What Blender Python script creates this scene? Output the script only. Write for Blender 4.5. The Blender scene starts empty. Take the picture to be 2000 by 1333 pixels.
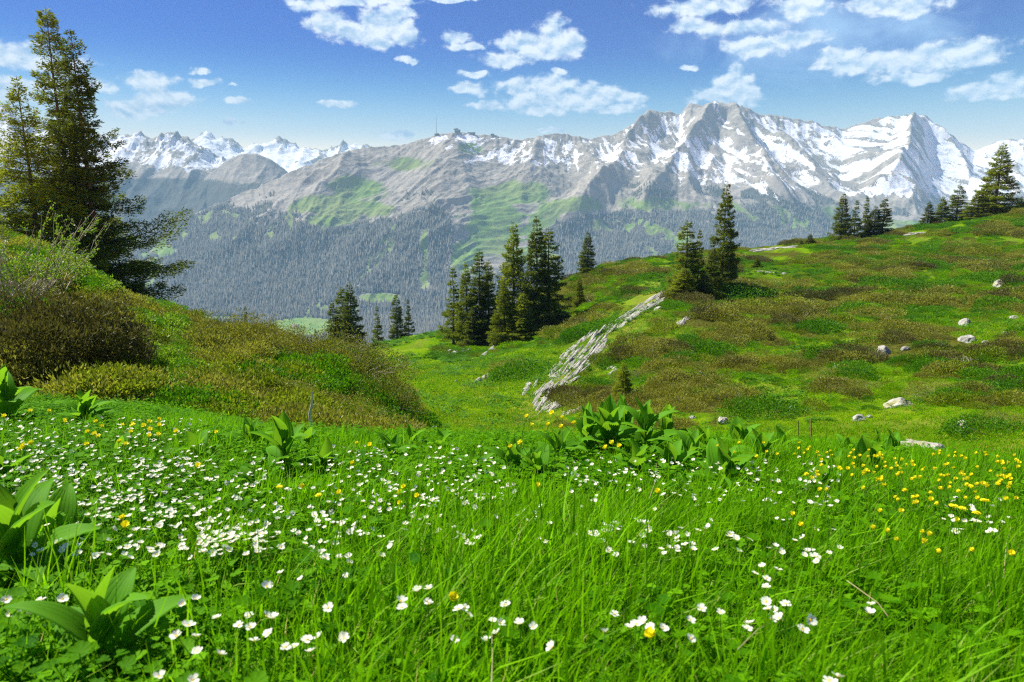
import bpy, math, random
import numpy as np

D = bpy.data
scene = bpy.context.scene
COL = scene.collection
R = math.radians
TANP = 0.2                     # camera looks 11.3 degrees below the horizon
PITCH = math.atan(TANP)
CP, SP = math.cos(PITCH), math.sin(PITCH)

# ------------------------------------------------------------------ camera
cam = D.cameras.new('camera'); camo = D.objects.new('camera', cam); COL.objects.link(camo)
camo.location = (0, 0, 0); camo.rotation_euler = (R(90) - PITCH, 0, 0)
cam.sensor_width = 36; cam.lens = 24; cam.clip_start = 0.05; cam.clip_end = 90000
cam.dof.use_dof = True; cam.dof.focus_distance = 7.5; cam.dof.aperture_fstop = 4.5
scene.camera = camo

# ------------------------------------------------------------------ render
scene.render.engine = 'CYCLES'
cy = scene.cycles
cy.use_denoising = False
try: cy.denoiser = 'OPENIMAGEDENOISE'
except Exception: pass
cy.denoising_input_passes = 'RGB_ALBEDO_NORMAL'; cy.denoising_prefilter = 'ACCURATE'
cy.use_adaptive_sampling = True; cy.adaptive_threshold = 0.006
cy.max_bounces = 5; cy.diffuse_bounces = 3; cy.glossy_bounces = 1; cy.transmission_bounces = 3
cy.transparent_max_bounces = 6; cy.volume_bounces = 0
cy.sample_clamp_indirect = 4
cy.caustics_reflective = False; cy.caustics_refractive = False
cy.filter_width = 1.2
scene.view_settings.view_transform = 'Standard'; scene.view_settings.look = 'None'
scene.view_settings.exposure = 1.05; scene.view_settings.gamma = 1.0
scene.view_settings.use_curve_mapping = False

# ------------------------------------------------------------------ sun and sky
SUN_EL, SUN_AZ = R(52), R(-62)        # azimuth from +Y towards +X: the sun stands left and a little ahead
sd = (math.cos(SUN_EL) * math.sin(SUN_AZ), math.cos(SUN_EL) * math.cos(SUN_AZ), math.sin(SUN_EL))
sl = D.lights.new('sun', 'SUN'); sl.energy = 5.0; sl.angle = R(0.55); sl.color = (1.0, 0.95, 0.84)
so = D.objects.new('sun', sl); COL.objects.link(so)
from mathutils import Vector, Matrix, Euler
so.rotation_euler = Vector(sd).to_track_quat('Z', 'Y').to_euler()

def pdir(px, py):
    u = (px - 1000) / 1333.3; v = (py - 666.5) / 1333.3
    return Vector((u, CP - v * SP, -SP - v * CP))

world = D.worlds.new('World'); scene.world = world; world.use_nodes = True
def build_world():
    nt = world.node_tree; N = nt.nodes; L = nt.links; N.clear()
    out = N.new('ShaderNodeOutputWorld'); bg = N.new('ShaderNodeBackground'); L.new(bg.outputs[0], out.inputs[0])
    bg.inputs['Strength'].default_value = 0.062
    sky = N.new('ShaderNodeTexSky'); sky.sky_type = 'NISHITA'; sky.sun_disc = False
    sky.sun_elevation = SUN_EL; sky.sun_rotation = SUN_AZ
    sky.altitude = 2200; sky.air_density = 1.0; sky.dust_density = 0.6; sky.ozone_density = 3.0
    def M(op, a, b=None, c=None, clamp=False):
        n = N.new('ShaderNodeMath'); n.operation = op; n.use_clamp = clamp
        for i, x in enumerate((a, b, c)):
            if x is None: continue
            if isinstance(x, (int, float)): n.inputs[i].default_value = x
            else: L.new(x, n.inputs[i])
        return n.outputs[0]
    def mixc(f, a, b):
        n = N.new('ShaderNodeMix'); n.data_type = 'RGBA'
        for s, x in ((n.inputs['Factor'], f), (n.inputs['A'], a), (n.inputs['B'], b)):
            if isinstance(x, (int, float)): s.default_value = x
            elif isinstance(x, tuple): s.default_value = x
            else: L.new(x, s)
        return n.outputs['Result']
    tc = N.new('ShaderNodeTexCoord'); sep = N.new('ShaderNodeSeparateXYZ'); L.new(tc.outputs['Generated'], sep.inputs[0])
    X, Y, Z = sep.outputs
    az = M('ARCTAN2', X, Y); el = M('ARCSINE', M('MAXIMUM', M('MINIMUM', Z, 1.0), -1.0))
    # deepen the blue away from the horizon, as a polarised alpine sky does
    hs = N.new('ShaderNodeHueSaturation'); hs.inputs['Saturation'].default_value = 1.5; hs.inputs['Value'].default_value = 1.0
    L.new(sky.outputs[0], hs.inputs['Color'])
    deep = N.new('ShaderNodeMix'); deep.data_type = 'RGBA'; deep.blend_type = 'MULTIPLY'; deep.inputs['Factor'].default_value = 1
    up = M('SMOOTH_MIN', M('MULTIPLY', M('MAXIMUM', M('SUBTRACT', el, 0.06), 0.0), 7.5), 1.0, 0.3)
    tint = mixc(up, (6.4, 2.5, 1.2, 1), (0.0, 0.44, 0.90, 1))
    L.new(hs.outputs[0], deep.inputs['A']); L.new(tint, deep.inputs['B'])
    skycol = deep.outputs['Result']
    # clouds: soft ellipses in azimuth / elevation, eaten into by fractal noise
    co = N.new('ShaderNodeCombineXYZ'); L.new(az, co.inputs[0]); L.new(el, co.inputs[1])
    def noise(vec, scale, detail, rough, dist=0.0, sc=None):
        if sc:
            m = N.new('ShaderNodeVectorMath'); m.operation = 'MULTIPLY'; L.new(vec, m.inputs[0]); m.inputs[1].default_value = sc; vec = m.outputs[0]
        n = N.new('ShaderNodeTexNoise'); n.inputs['Scale'].default_value = scale; n.inputs['Detail'].default_value = detail
        n.inputs['Roughness'].default_value = rough; n.inputs['Distortion'].default_value = dist; L.new(vec, n.inputs['Vector'])
        return n
    wn = noise(co.outputs[0], 34, 4, 0.55)
    w1 = N.new('ShaderNodeVectorMath'); w1.operation = 'SUBTRACT'; L.new(wn.outputs['Color'], w1.inputs[0]); w1.inputs[1].default_value = (.5, .5, .5)
    w2 = N.new('ShaderNodeVectorMath'); w2.operation = 'MULTIPLY_ADD'; L.new(w1.outputs[0], w2.inputs[0]); w2.inputs[1].default_value = (.045, .018, 0); L.new(co.outputs[0], w2.inputs[2])
    warped = w2.outputs[0]
    clouds = [(600,12,48,12),(660,4,70,9),(760,2,70,8),(880,2,60,5),(640,45,46,24),(690,66,62,22),(745,48,58,30),(785,62,40,28),(742,86,36,14),(780,24,62,13),
        (895,74,32,16),(905,94,40,8),(1078,62,40,32),(1020,85,62,24),(990,118,62,18),(1115,88,40,26),(1060,100,70,20),(925,146,32,8),(805,117,26,8),(1090,137,26,7),(1348,134,17,9),
        (915,174,46,13),(1010,172,50,20),(1080,165,54,25),(1160,182,72,23),(1225,190,44,16),(955,206,52,10),(1050,214,66,13),(1200,213,80,11),(1080,195,120,18),
        (285,158,52,17),(325,197,58,22),(270,210,60,20),(20,108,70,26),(90,120,66,20),(30,178,70,24),(150,165,60,20),(385,140,24,7),(400,162,34,9),(454,168,7,4),(466,198,33,7),(655,202,38,8),(455,237,25,7),(775,262,54,13),(1070,253,26,7),
        (1370,12,115,18),(1360,50,50,18),(1440,55,90,16),(1480,90,66,20),(1550,78,80,16),(1700,122,96,22),(1800,118,110,26),(1900,102,62,27),(1790,150,80,12),(1640,112,50,18),(1925,182,66,15),(1985,168,60,20),
        (1432,165,38,30),(1400,186,60,16),(1450,190,45,26),(1780,12,60,22),(1700,5,50,20),(1560,14,60,22)]
    acc = None
    for cx, cy_, rx, ry in clouds:
        d = pdir(cx, cy_).normalized(); a = math.atan2(d.x, d.y); e = math.asin(d.z)
        k = 1333.3 * 1.0
        sx, sy = k / (rx * 1.0), k / (ry * 1.05)
        m = N.new('ShaderNodeVectorMath'); m.operation = 'MULTIPLY_ADD'; L.new(warped, m.inputs[0])
        m.inputs[1].default_value = (sx, sy, 0); m.inputs[2].default_value = (-a * sx, -e * sy, 0)
        ln = N.new('ShaderNodeVectorMath'); ln.operation = 'LENGTH'; L.new(m.outputs[0], ln.inputs[0])
        acc = ln.outputs['Value'] if acc is None else M('SMOOTH_MIN', acc, ln.outputs['Value'], 0.25)
    # clouds of the same sort beyond the frame
    big = noise(co.outputs[0], 3.2, 3, 0.5, sc=(1, 2.6, 1))
    outside = M('SMOOTH_MIN', M('MULTIPLY', M('MAXIMUM', M('SUBTRACT', M('ABSOLUTE', az), 0.72), M('SUBTRACT', el, 0.31)), 7.0), 1.0, 0.2)
    outside = M('MAXIMUM', outside, 0.0)
    acc = M('MINIMUM', acc, M('SUBTRACT', 3.1, M('MULTIPLY', M('MULTIPLY', big.outputs['Fac'], 3.6), outside)))
    fb = noise(co.outputs[0], 38, 9, 0.57, 0.25, sc=(1, 1.5, 1))
    fbf = fb.outputs['Fac']
    dens = M('ADD', M('SUBTRACT', 1.0, acc), M('MULTIPLY', M('SUBTRACT', fbf, 0.5), 1.45))
    mr = N.new('ShaderNodeMapRange'); mr.interpolation_type = 'SMOOTHERSTEP'; L.new(dens, mr.inputs[0]); mr.inputs[1].default_value = -0.02; mr.inputs[2].default_value = 0.55
    alpha = mr.outputs[0]
    # thin veil at upper right
    # self shading: compare the fractal with itself a little nearer the sun (up and left)
    off = N.new('ShaderNodeVectorMath'); off.operation = 'ADD'; L.new(co.outputs[0], off.inputs[0]); off.inputs[1].default_value = (-0.003, 0.0075, 0)
    fb2 = noise(off.outputs[0], 38, 6, 0.54, 0.25, sc=(1, 1.5, 1))
    sh = M('ADD', M('MULTIPLY', M('SUBTRACT', fbf, fb2.outputs['Fac']), 3.4), 0.58, clamp=True)
    ccol = mixc(sh, (3.6, 5.4, 7.6, 1), (9.2, 9.7, 10.2, 1))
    vn = noise(co.outputs[0], 9, 6, 0.6, 0.8, sc=(1, 1.6, 1))
    dv = pdir(1620, 60).normalized(); va, ve = math.atan2(dv.x, dv.y), math.asin(dv.z)
    vm = N.new('ShaderNodeVectorMath'); vm.operation = 'MULTIPLY_ADD'; L.new(warped, vm.inputs[0]); vm.inputs[1].default_value = (5.2, 16, 0); vm.inputs[2].default_value = (-va * 5.2, -ve * 16, 0)
    vl = N.new('ShaderNodeVectorMath'); vl.operation = 'LENGTH'; L.new(vm.outputs[0], vl.inputs[0])
    vr = N.new('ShaderNodeMapRange'); vr.interpolation_type = 'SMOOTHSTEP'; L.new(M('ADD', M('SUBTRACT', 1.0, vl.outputs['Value']), M('MULTIPLY', M('SUBTRACT', vn.outputs['Fac'], 0.5), 1.8)), vr.inputs[0]); vr.inputs[1].default_value = -0.1; vr.inputs[2].default_value = 1.1
    veil = M('MULTIPLY', vr.outputs[0], 0.75)
    c0 = mixc(veil, skycol, (4.2, 6.6, 9.4, 1))
    fin = mixc(M('MULTIPLY', alpha, 0.93), c0, ccol)
    L.new(fin, bg.inputs['Color'])
build_world()

# ------------------------------------------------------------------ numpy noise
def _hash(ix, iy, seed):
    h = (ix.astype(np.int64) * 374761393 + iy.astype(np.int64) * 668265263 + seed * 1442695041) & 0xffffffff
    h = ((h ^ (h >> 13)) * 1274126177) & 0xffffffff
    return ((h ^ (h >> 16)) & 0xffff) / 65535.0
def vnoise(x, y, seed=0):
    x = np.asarray(x, float); y = np.asarray(y, float)
    ix = np.floor(x); iy = np.floor(y); fx = x - ix; fy = y - iy
    fx = fx * fx * fx * (fx * (fx * 6 - 15) + 10); fy = fy * fy * fy * (fy * (fy * 6 - 15) + 10)
    a = _hash(ix, iy, seed); b = _hash(ix + 1, iy, seed); c = _hash(ix, iy + 1, seed); d = _hash(ix + 1, iy + 1, seed)
    return (a + (b - a) * fx) * (1 - fy) + (c + (d - c) * fx) * fy
def fbm(x, y, seed=0, octs=5, gain=0.5, lac=2.03):
    s = 0; a = 1; t = 0
    for k in range(octs):
        s = s + a * vnoise(x * lac ** k + 17.3 * k, y * lac ** k - 9.1 * k, seed + k); t += a; a *= gain
    return s / t
def ridged(x, y, seed=0, octs=5, gain=0.5, lac=2.07):
    s = 0; a = 1; t = 0
    for k in range(octs):
        n = 1 - np.abs(2 * vnoise(x * lac ** k + 5.3 * k, y * lac ** k + 3.1 * k, seed + k) - 1)
        s = s + a * n * n; t += a; a *= gain
    return s / t
def sstep(a, b, x):
    t = np.clip((x - a) / (b - a), 0, 1); return t * t * (3 - 2 * t)

# ------------------------------------------------------------------ pixels and world
def AS(px, py):
    """A pixel of the 2000 x 1333 photo as the slopes x/y and -z/y of its sight line."""
    u = (px - 1000) / 1333.3; v = (py - 666.5) / 1333.3
    k = CP - v * SP
    return u / k, (SP + v * CP) / k
def at(px, py, Y):
    a, s = AS(px, py); return Vector((a * Y, Y, -s * Y))
def topx(x, y, z):
    d = y * CP - z * SP; w = y * SP + z * CP
    return 1000 + 1333.3 * x / d, 666.5 - 1333.3 * w / d

# ------------------------------------------------------------------ object helpers
def link(o, parent=None):
    COL.objects.link(o)
    if parent is not None: o.parent = parent
    return o
def tag(o, label=None, cat=None, group=None, kind=None):
    if label: o['label'] = label
    if cat: o['category'] = cat
    if group: o['group'] = group
    if kind: o['kind'] = kind
    return o
def empty(name, loc, rz=0, sc=1.0):
    o = D.objects.new(name, None); o.empty_display_size = 0.1; o.location = loc; o.rotation_euler = (0, 0, rz); o.scale = (sc,) * 3
    return link(o)
def mesh_np(name, V, F, mats=(), mi=None, smooth=False, attrs=None):
    """V (n,3); F a list of (m,k) integer arrays with k = 3 or 4."""
    me = D.meshes.new(name); V = np.asarray(V, np.float32)
    F = [np.asarray(f, np.int32) for f in (F if isinstance(F, list) else [F]) if len(f)]
    me.vertices.add(len(V)); me.vertices.foreach_set('co', V.ravel())
    nl = sum(f.size for f in F); nf = sum(len(f) for f in F)
    me.loops.add(nl); me.loops.foreach_set('vertex_index', np.concatenate([f.ravel() for f in F]))
    tot = np.concatenate([np.full(len(f), f.shape[1], np.int32) for f in F])
    st = np.concatenate([[0], np.cumsum(tot)[:-1]]).astype(np.int32)
    me.polygons.add(nf); me.polygons.foreach_set('loop_start', st)
    for m in mats: me.materials.append(m)
    if mi is not None: me.polygons.foreach_set('material_index', np.asarray(mi, np.int32))
    if smooth: me.polygons.foreach_set('use_smooth', np.ones(nf, bool))
    for k, a in (attrs or {}).items():
        a = np.asarray(a, np.float32)
        if a.ndim == 1:
            at_ = me.attributes.new(k, 'FLOAT', 'POINT'); at_.data.foreach_set('value', a)
        else:
            at_ = me.attributes.new(k, 'FLOAT_COLOR', 'POINT')
            c = np.ones((len(a), 4), np.float32); c[:, :3] = a; at_.data.foreach_set('color', c.ravel())
    me.update(calc_edges=True)
    return me
def grid_faces(nr, nc):
    i = np.arange(nr * nc).reshape(nr, nc)
    return np.stack([i[:-1, :-1], i[:-1, 1:], i[1:, 1:], i[1:, :-1]], -1).reshape(-1, 4)

# ------------------------------------------------------------------ materials
class MatB:
    def __init__(s, name):
        s.m = D.materials.new(name); s.m.use_nodes = True; s.nt = s.m.node_tree; s.N = s.nt.nodes; s.L = s.nt.links; s.N.clear()
        s.out = s.N.new('ShaderNodeOutputMaterial')
    def n(s, t, **k):
        x = s.N.new(t)
        for a, b in k.items(): setattr(x, a, b)
        return x
    def set(s, sock, v):
        if isinstance(v, (int, float)): sock.default_value = v
        elif isinstance(v, tuple): sock.default_value = v if len(v) == 4 or sock.type == 'VECTOR' else (*v, 1)
        else: s.L.new(v, sock)
    def math(s, op, a, b=0.0, c=0.0, clamp=False):
        x = s.n('ShaderNodeMath', operation=op, use_clamp=clamp)
        for i, v in enumerate((a, b, c)): s.set(x.inputs[i], v)
        return x.outputs[0]
    def mix(s, f, a, b, mode='MIX'):
        x = s.n('ShaderNodeMix', data_type='RGBA', blend_type=mode)
        s.set(x.inputs['Factor'], f); s.set(x.inputs['A'], a); s.set(x.inputs['B'], b); return x.outputs['Result']
    def attr(s, name, out='Fac'):
        x = s.n('ShaderNodeAttribute', attribute_name=name); return x.outputs[out]
    def noise(s, scale, detail=4, rough=0.55, vec=None, out='Fac', dist=0.0):
        x = s.n('ShaderNodeTexNoise'); x.inputs['Scale'].default_value = scale; x.inputs['Detail'].default_value = detail
        x.inputs['Roughness'].default_value = rough; x.inputs['Distortion'].default_value = dist
        if vec is None: vec = s.geo()
        s.L.new(vec, x.inputs['Vector']); return x.outputs[out]
    def geo(s):
        if not hasattr(s, '_g'): s._g = s.n('ShaderNodeNewGeometry').outputs['Position']
        return s._g
    def objc(s):
        if not hasattr(s, '_o'): s._o = s.n('ShaderNodeTexCoord').outputs['Object']
        return s._o
    def ramp(s, f, a, b):
        x = s.n('ShaderNodeMapRange', interpolation_type='SMOOTHSTEP'); s.set(x.inputs[0], f); x.inputs[1].default_value = a; x.inputs[2].default_value = b
        return x.outputs[0]
    def principled(s, col, rough=0.8, spec=0.3, bump=None, bstr=0.3, bdist=0.05):
        p = s.n('ShaderNodeBsdfPrincipled'); s.set(p.inputs['Base Color'], col); s.set(p.inputs['Roughness'], rough); s.set(p.inputs['Specular IOR Level'], spec)
        if bump is not None:
            b = s.n('ShaderNodeBump'); b.inputs['Strength'].default_value = bstr; b.inputs['Distance'].default_value = bdist
            s.set(b.inputs['Height'], bump); s.L.new(b.outputs[0], p.inputs['Normal'])
        return p.outputs[0]
    def done(s, sh):
        s.L.new(sh, s.out.inputs[0]); return s.m

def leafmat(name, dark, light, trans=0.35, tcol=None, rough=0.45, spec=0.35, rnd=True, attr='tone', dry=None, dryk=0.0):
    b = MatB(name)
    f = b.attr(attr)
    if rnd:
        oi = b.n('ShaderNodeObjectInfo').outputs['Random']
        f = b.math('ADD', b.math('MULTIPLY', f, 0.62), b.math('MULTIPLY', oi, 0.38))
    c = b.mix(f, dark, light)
    if dry: c = b.mix(b.ramp(b.attr('dry'), 1 - dryk - 0.02, 1 - dryk + 0.02), c, dry)
    tc = b.mix(0.75, c, tcol, 'MIX') if tcol else c
    p = b.principled(c, rough, spec)
    t = b.n('ShaderNodeBsdfTranslucent'); b.set(t.inputs[0], b.mix(1.0, tc, (1.7, 1.7, 1.4), 'MULTIPLY') if not tcol else tc)
    m = b.n('ShaderNodeMixShader'); m.inputs[0].default_value = trans
    b.L.new(p, m.inputs[1]); b.L.new(t.outputs[0], m.inputs[2])
    return b.done(m.outputs[0])

M_grass = leafmat('grass_blade', (.010, .09, .001), (.23, .51, .004), .45, rough=.5, spec=.06, dry=(.5, .44, .16), dryk=.08)
M_herb = leafmat('herb_leaf', (.025, .13, .001), (.18, .43, .004), .42, rough=.6, spec=.04)
M_turf = leafmat('turf_blade', (.05, .18, .002), (.24, .42, .004), .4, rough=.7, spec=.03, dry=(.45, .36, .06), dryk=.10)
M_heath = leafmat('heath_leaf', (.026, .036, .004), (.36, .37, .038), .3, rough=.5, spec=.2)
M_heathg = leafmat('heath_green_leaf', (.04, .09, .003), (.28, .34, .014), .3, rough=.5, spec=.15)
M_green = leafmat('green_shrub_leaf', (.012, .08, .002), (.13, .31, .005), .34, rough=.5, spec=.12)
M_willow = leafmat('willow_leaf', (.06, .15, .006), (.24, .36, .02), .4, rough=.5)
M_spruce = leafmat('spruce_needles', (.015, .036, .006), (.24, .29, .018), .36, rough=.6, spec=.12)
M_sprucel = leafmat('spruce_needles_lit', (.03, .06, .005), (.33, .38, .016), .40, rough=.6, spec=.12)  # brighter copy of the needle material, sunlight put into its colour
M_juniper = leafmat('juniper_needles', (.014, .020, .003), (.17, .16, .03), .2, rough=.55, spec=.2)
def petalmat(name, c, tr):
    b = MatB(name); p = b.principled(c, .55, .25); t = b.n('ShaderNodeBsdfTranslucent'); b.set(t.inputs[0], c)
    m = b.n('ShaderNodeMixShader'); m.inputs[0].default_value = tr; b.L.new(p, m.inputs[1]); b.L.new(t.outputs[0], m.inputs[2]); return b.done(m.outputs[0])
M_white = petalmat('white_petal', (.90, .89, .76), .3)
M_yellow = petalmat('yellow_petal', (.92, .84, .015), .25)
M_yellowc = petalmat('yellow_stamens', (.75, .55, .03), .1)
M_stem = petalmat('flower_stem', (.12, .28, .02), .3)
def barkmat():
    b = MatB('bark'); f = b.noise(9, 6, .65, vec=b.objc())
    c = b.mix(f, (.035, .028, .022), (.17, .14, .115)); return b.done(b.principled(c, .9, .1, bump=f, bstr=.7, bdist=.03))
M_bark = barkmat()
def twigmat(name, c1, c2):
    b = MatB(name); f = b.noise(14, 4, .6, vec=b.objc()); return b.done(b.principled(b.mix(f, c1, c2), .85, .15))
M_twig = twigmat('pale_twig', (.22, .19, .13), (.5, .46, .36))
M_wood = twigmat('bleached_wood', (.50, .44, .30), (.80, .74, .58)); M_straw = twigmat('dry_straw', (.26, .23, .10), (.46, .40, .20))
def rockmat(name, c1, c2, lich=None, sc=3.0):
    b = MatB(name); o = b.geo()
    f = b.noise(sc, 9, .65, vec=o); g = b.noise(sc * 5, 6, .7, vec=o); k = b.noise(sc * .9, 3, .5, vec=o)
    c = b.mix(b.ramp(f, .3, .68), c1, c2)
    c = b.mix(b.math('MULTIPLY', b.ramp(g, .52, .66), .65), c, tuple(x * .45 for x in c1))
    if lich: c = b.mix(b.math('MULTIPLY', b.ramp(k, .5, .66), .7), c, lich)
    return b.done(b.principled(c, .9, .2, bump=b.math('ADD', f, b.math('MULTIPLY', g, .4)), bstr=.9, bdist=.06))
M_lime = rockmat('pale_limestone', (.20, .195, .17), (.50, .48, .42), sc=2.6)
M_rock = rockmat('lichen_boulder', (.22, .21, .17), (.52, .50, .42), (.30, .29, .08), sc=3.2)

def veratmat():
    b = MatB('false_hellebore_leaf')
    tcn = b.n('ShaderNodeAttribute', attribute_name='rib').outputs['Fac']
    f = b.attr('tone'); oi = b.n('ShaderNodeObjectInfo').outputs['Random']
    c = b.mix(b.math('ADD', b.math('MULTIPLY', f, .6), b.math('MULTIPLY', oi, .4)), (.03, .16, .003), (.12, .38, .008))
    c = b.mix(b.math('MULTIPLY', tcn, .55), c, (.17, .38, .03))
    c = b.mix(b.math('MULTIPLY', b.ramp(b.noise(30, 4, .6), .62, .72), .4), c, (.20, .24, .03))
    p = b.principled(c, .6, .08)
    t = b.n('ShaderNodeBsdfTranslucent'); b.set(t.inputs[0], b.mix(.6, c, (.30, .58, .015)))
    m = b.n('ShaderNodeMixShader'); m.inputs[0].default_value = .47; b.L.new(p, m.inputs[1]); b.L.new(t.outputs[0], m.inputs[2])
    return b.done(m.outputs[0])
M_verat = veratmat()

# ------------------------------------------------------------------ near terrain: one heightfield through surveyed points
CPTS = []
def cp(px, py, Y): a, s = AS(px, py); CPTS.append((a, Y, s))
for a_ in (-2.4, -1.2, -.4, .4, 1.2, 2.4):
    CPTS.append((a_, .35, 1 / .35 + .10)); CPTS.append((a_, 1.0, 1.13)); CPTS.append((a_, 2.0, .50 + .145))
for p in [(-600,940,3.3),(0,955,3.3),(500,975,3.3),(1000,985,3.3),(1500,985,3.3),(2000,985,3.3),(2600,985,3.3),
    # rim of the flower meadow
    (-600,800,5.5),(0,830,5.4),(250,812,6),(500,845,6),(800,862,6.3),(1000,866,6.3),(1200,862,6.5),(1500,868,6.5),(1700,880,6.8),(2000,915,6.8),(2600,915,6.5),
    # left slope
    (-600,640,9),(0,770,7.5),(100,750,8.5),(250,785,8),(400,800,8.5),(500,842,8),(600,850,8.5),(700,862,9),
    (0,640,12),(100,640,12),(220,690,11),(300,700,12),(400,740,11),(300,640,17),(150,570,17),(60,510,18),(0,480,18),(-600,430,16),
    (250,600,22),(330,622,23),(150,552,22),(40,495,22),(-600,400,24),
    (430,660,18),(400,650,20),(480,664,18),(480,690,14.5),(500,780,10.5),(600,800,11),(600,725,14),(560,690,17.5),(640,708,17.5),(700,722,16.5),(700,780,13),(740,752,16),(765,810,13.5),(690,712,17.3),
    (430,700,26),(560,720,24),(690,740,24),(300,700,30),(780,840,16),(820,852,17),
    (150,655,42),(0,590,42),(400,710,42),(-600,480,42),(0,660,80),(200,690,80),(400,725,80),(550,725,80),(600,740,45),
    # bowl
    (850,905,11),(1000,910,11),(850,850,20),(1000,852,20),(900,790,30),(780,780,32),(850,735,46),(760,730,50),(850,690,68),(740,703,68),(700,684,84),(780,664,88),(860,648,90),
    (700,740,130),(860,700,130),(600,735,100),
    # foot of the right slope
    (1300,905,11),(1150,905,11),(1300,845,19),(1150,845,22),(1040,812,29),(1200,780,29),(1500,905,10),(1500,850,16),(1500,800,23),(1700,905,10),(1700,850,15),(1700,800,21),
    (1850,905,10),(1850,880,13),(2000,925,10),(2000,860,13),(2000,800,18),(2600,905,10),(2600,780,16),
    (1000,740,42),(930,720,52),(1100,720,42),(900,685,72),(1000,672,68),(1080,640,70),
    (1290,590,60),(1290,650,46),(1200,660,50),(1150,600,74),(1000,610,96),(930,638,92),(1100,560,98),(1200,520,104),(1300,507,108),
    (1300,750,30),(1500,700,37),(1500,600,60),(1400,560,70),(1400,630,48),(1700,700,33),(1700,600,54),(1700,520,84),(1500,530,86),(2000,700,29),(2000,600,48),(2000,500,80),
    (1460,493,110),(1600,474,116),(1750,456,120),(1850,437,122),(1950,416,120),(2000,406,118),(2600,600,30),(2600,400,70),(2600,330,120),
    (1100,600,140),(1300,550,160),(1600,520,170),(1850,485,170),(2000,460,170),(2600,380,180),
    (0,760,220),(600,800,220),(1000,760,220),(1500,640,230),(2000,560,230),(2600,460,240)]: cp(*p)
CPA = np.array(CPTS)
K = 1.0
cx_, cy_ = CPA[:, 0] * 1.6, np.log(CPA[:, 1])
cr = CPA[:, 2] - 1.0 / CPA[:, 1]
def tps_phi(d2): return 0.5 * d2 * np.log(d2 + 1e-12)
n_ = len(cx_); Pm = np.stack([np.ones(n_), cx_, cy_], 1)
Km = tps_phi((cx_[:, None] - cx_) ** 2 + (cy_[:, None] - cy_) ** 2) + np.eye(n_) * 2e-4
Am = np.zeros((n_ + 3, n_ + 3)); Am[:n_, :n_] = Km; Am[:n_, n_:] = Pm; Am[n_:, :n_] = Pm.T
W_ = np.linalg.solve(Am, np.concatenate([cr, [0, 0, 0]]))
def tps(a, ly):
    a = a * 1.6; out = W_[n_] + W_[n_ + 1] * a + W_[n_ + 2] * ly
    for i in range(n_): out = out + W_[i] * tps_phi((a - cx_[i]) ** 2 + (ly - cy_[i]) ** 2)
    return out
NA, NL = 580, 400
ga = np.linspace(-1.9, 1.9, NA); gl = np.linspace(math.log(.35), math.log(260), NL)
GA, GLn = np.meshgrid(ga, gl); GY = np.exp(GLn); GX = GA * GY
GZ = -(tps(GA, GLn) + 1 / GY) * GY
amp = np.interp(GY.ravel(), [0, 5, 8, 15, 40, 260], [.02, .05, .12, .30, .55, .6]).reshape(GY.shape)
GZ = GZ + amp * (fbm(GX / 4.5, GY / 4.5, 3, 5, .5) - .5) * 2 * .8
GZ = GZ + np.clip(GY / 60, .0, .4) * (fbm(GX / 1.1, GY / 1.1, 9, 4, .55) - .5) * np.clip(GY / 6 - 1, 0, 1)
def ground(x, y):
    x = np.asarray(x, float); y = np.maximum(np.asarray(y, float), .36)
    fa = np.clip((x / y - ga[0]) / (ga[1] - ga[0]), 0, NA - 1.001); fl = np.clip((np.log(y) - gl[0]) / (gl[1] - gl[0]), 0, NL - 1.001)
    i = fa.astype(int); j = fl.astype(int); u = fa - i; v = fl - j
    return (GZ[j, i] * (1 - u) + GZ[j, i + 1] * u) * (1 - v) + (GZ[j + 1, i] * (1 - u) + GZ[j + 1, i + 1] * u) * v
_Yr = np.exp(np.linspace(math.log(1.0), math.log(200), 1500))
def hit(px, py, ymin=1.0, h=0.0):
    a, s = AS(px, py); z = ground(a * _Yr, _Yr) + h
    ok = (-z / _Yr <= s) & (_Yr >= ymin)
    Y = _Yr[np.argmax(ok)] if ok.any() else 100.0
    return Vector((a * Y, Y, float(ground(a * Y, Y))))
PX, PY = topx(GX, GY, GZ)
def blob(px, py, cx, cy, rx, ry, p=1.0): return np.clip(1.3 - np.sqrt(((px - cx) / rx) ** 2 + ((py - cy) / ry) ** 2) , 0, 1)
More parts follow.
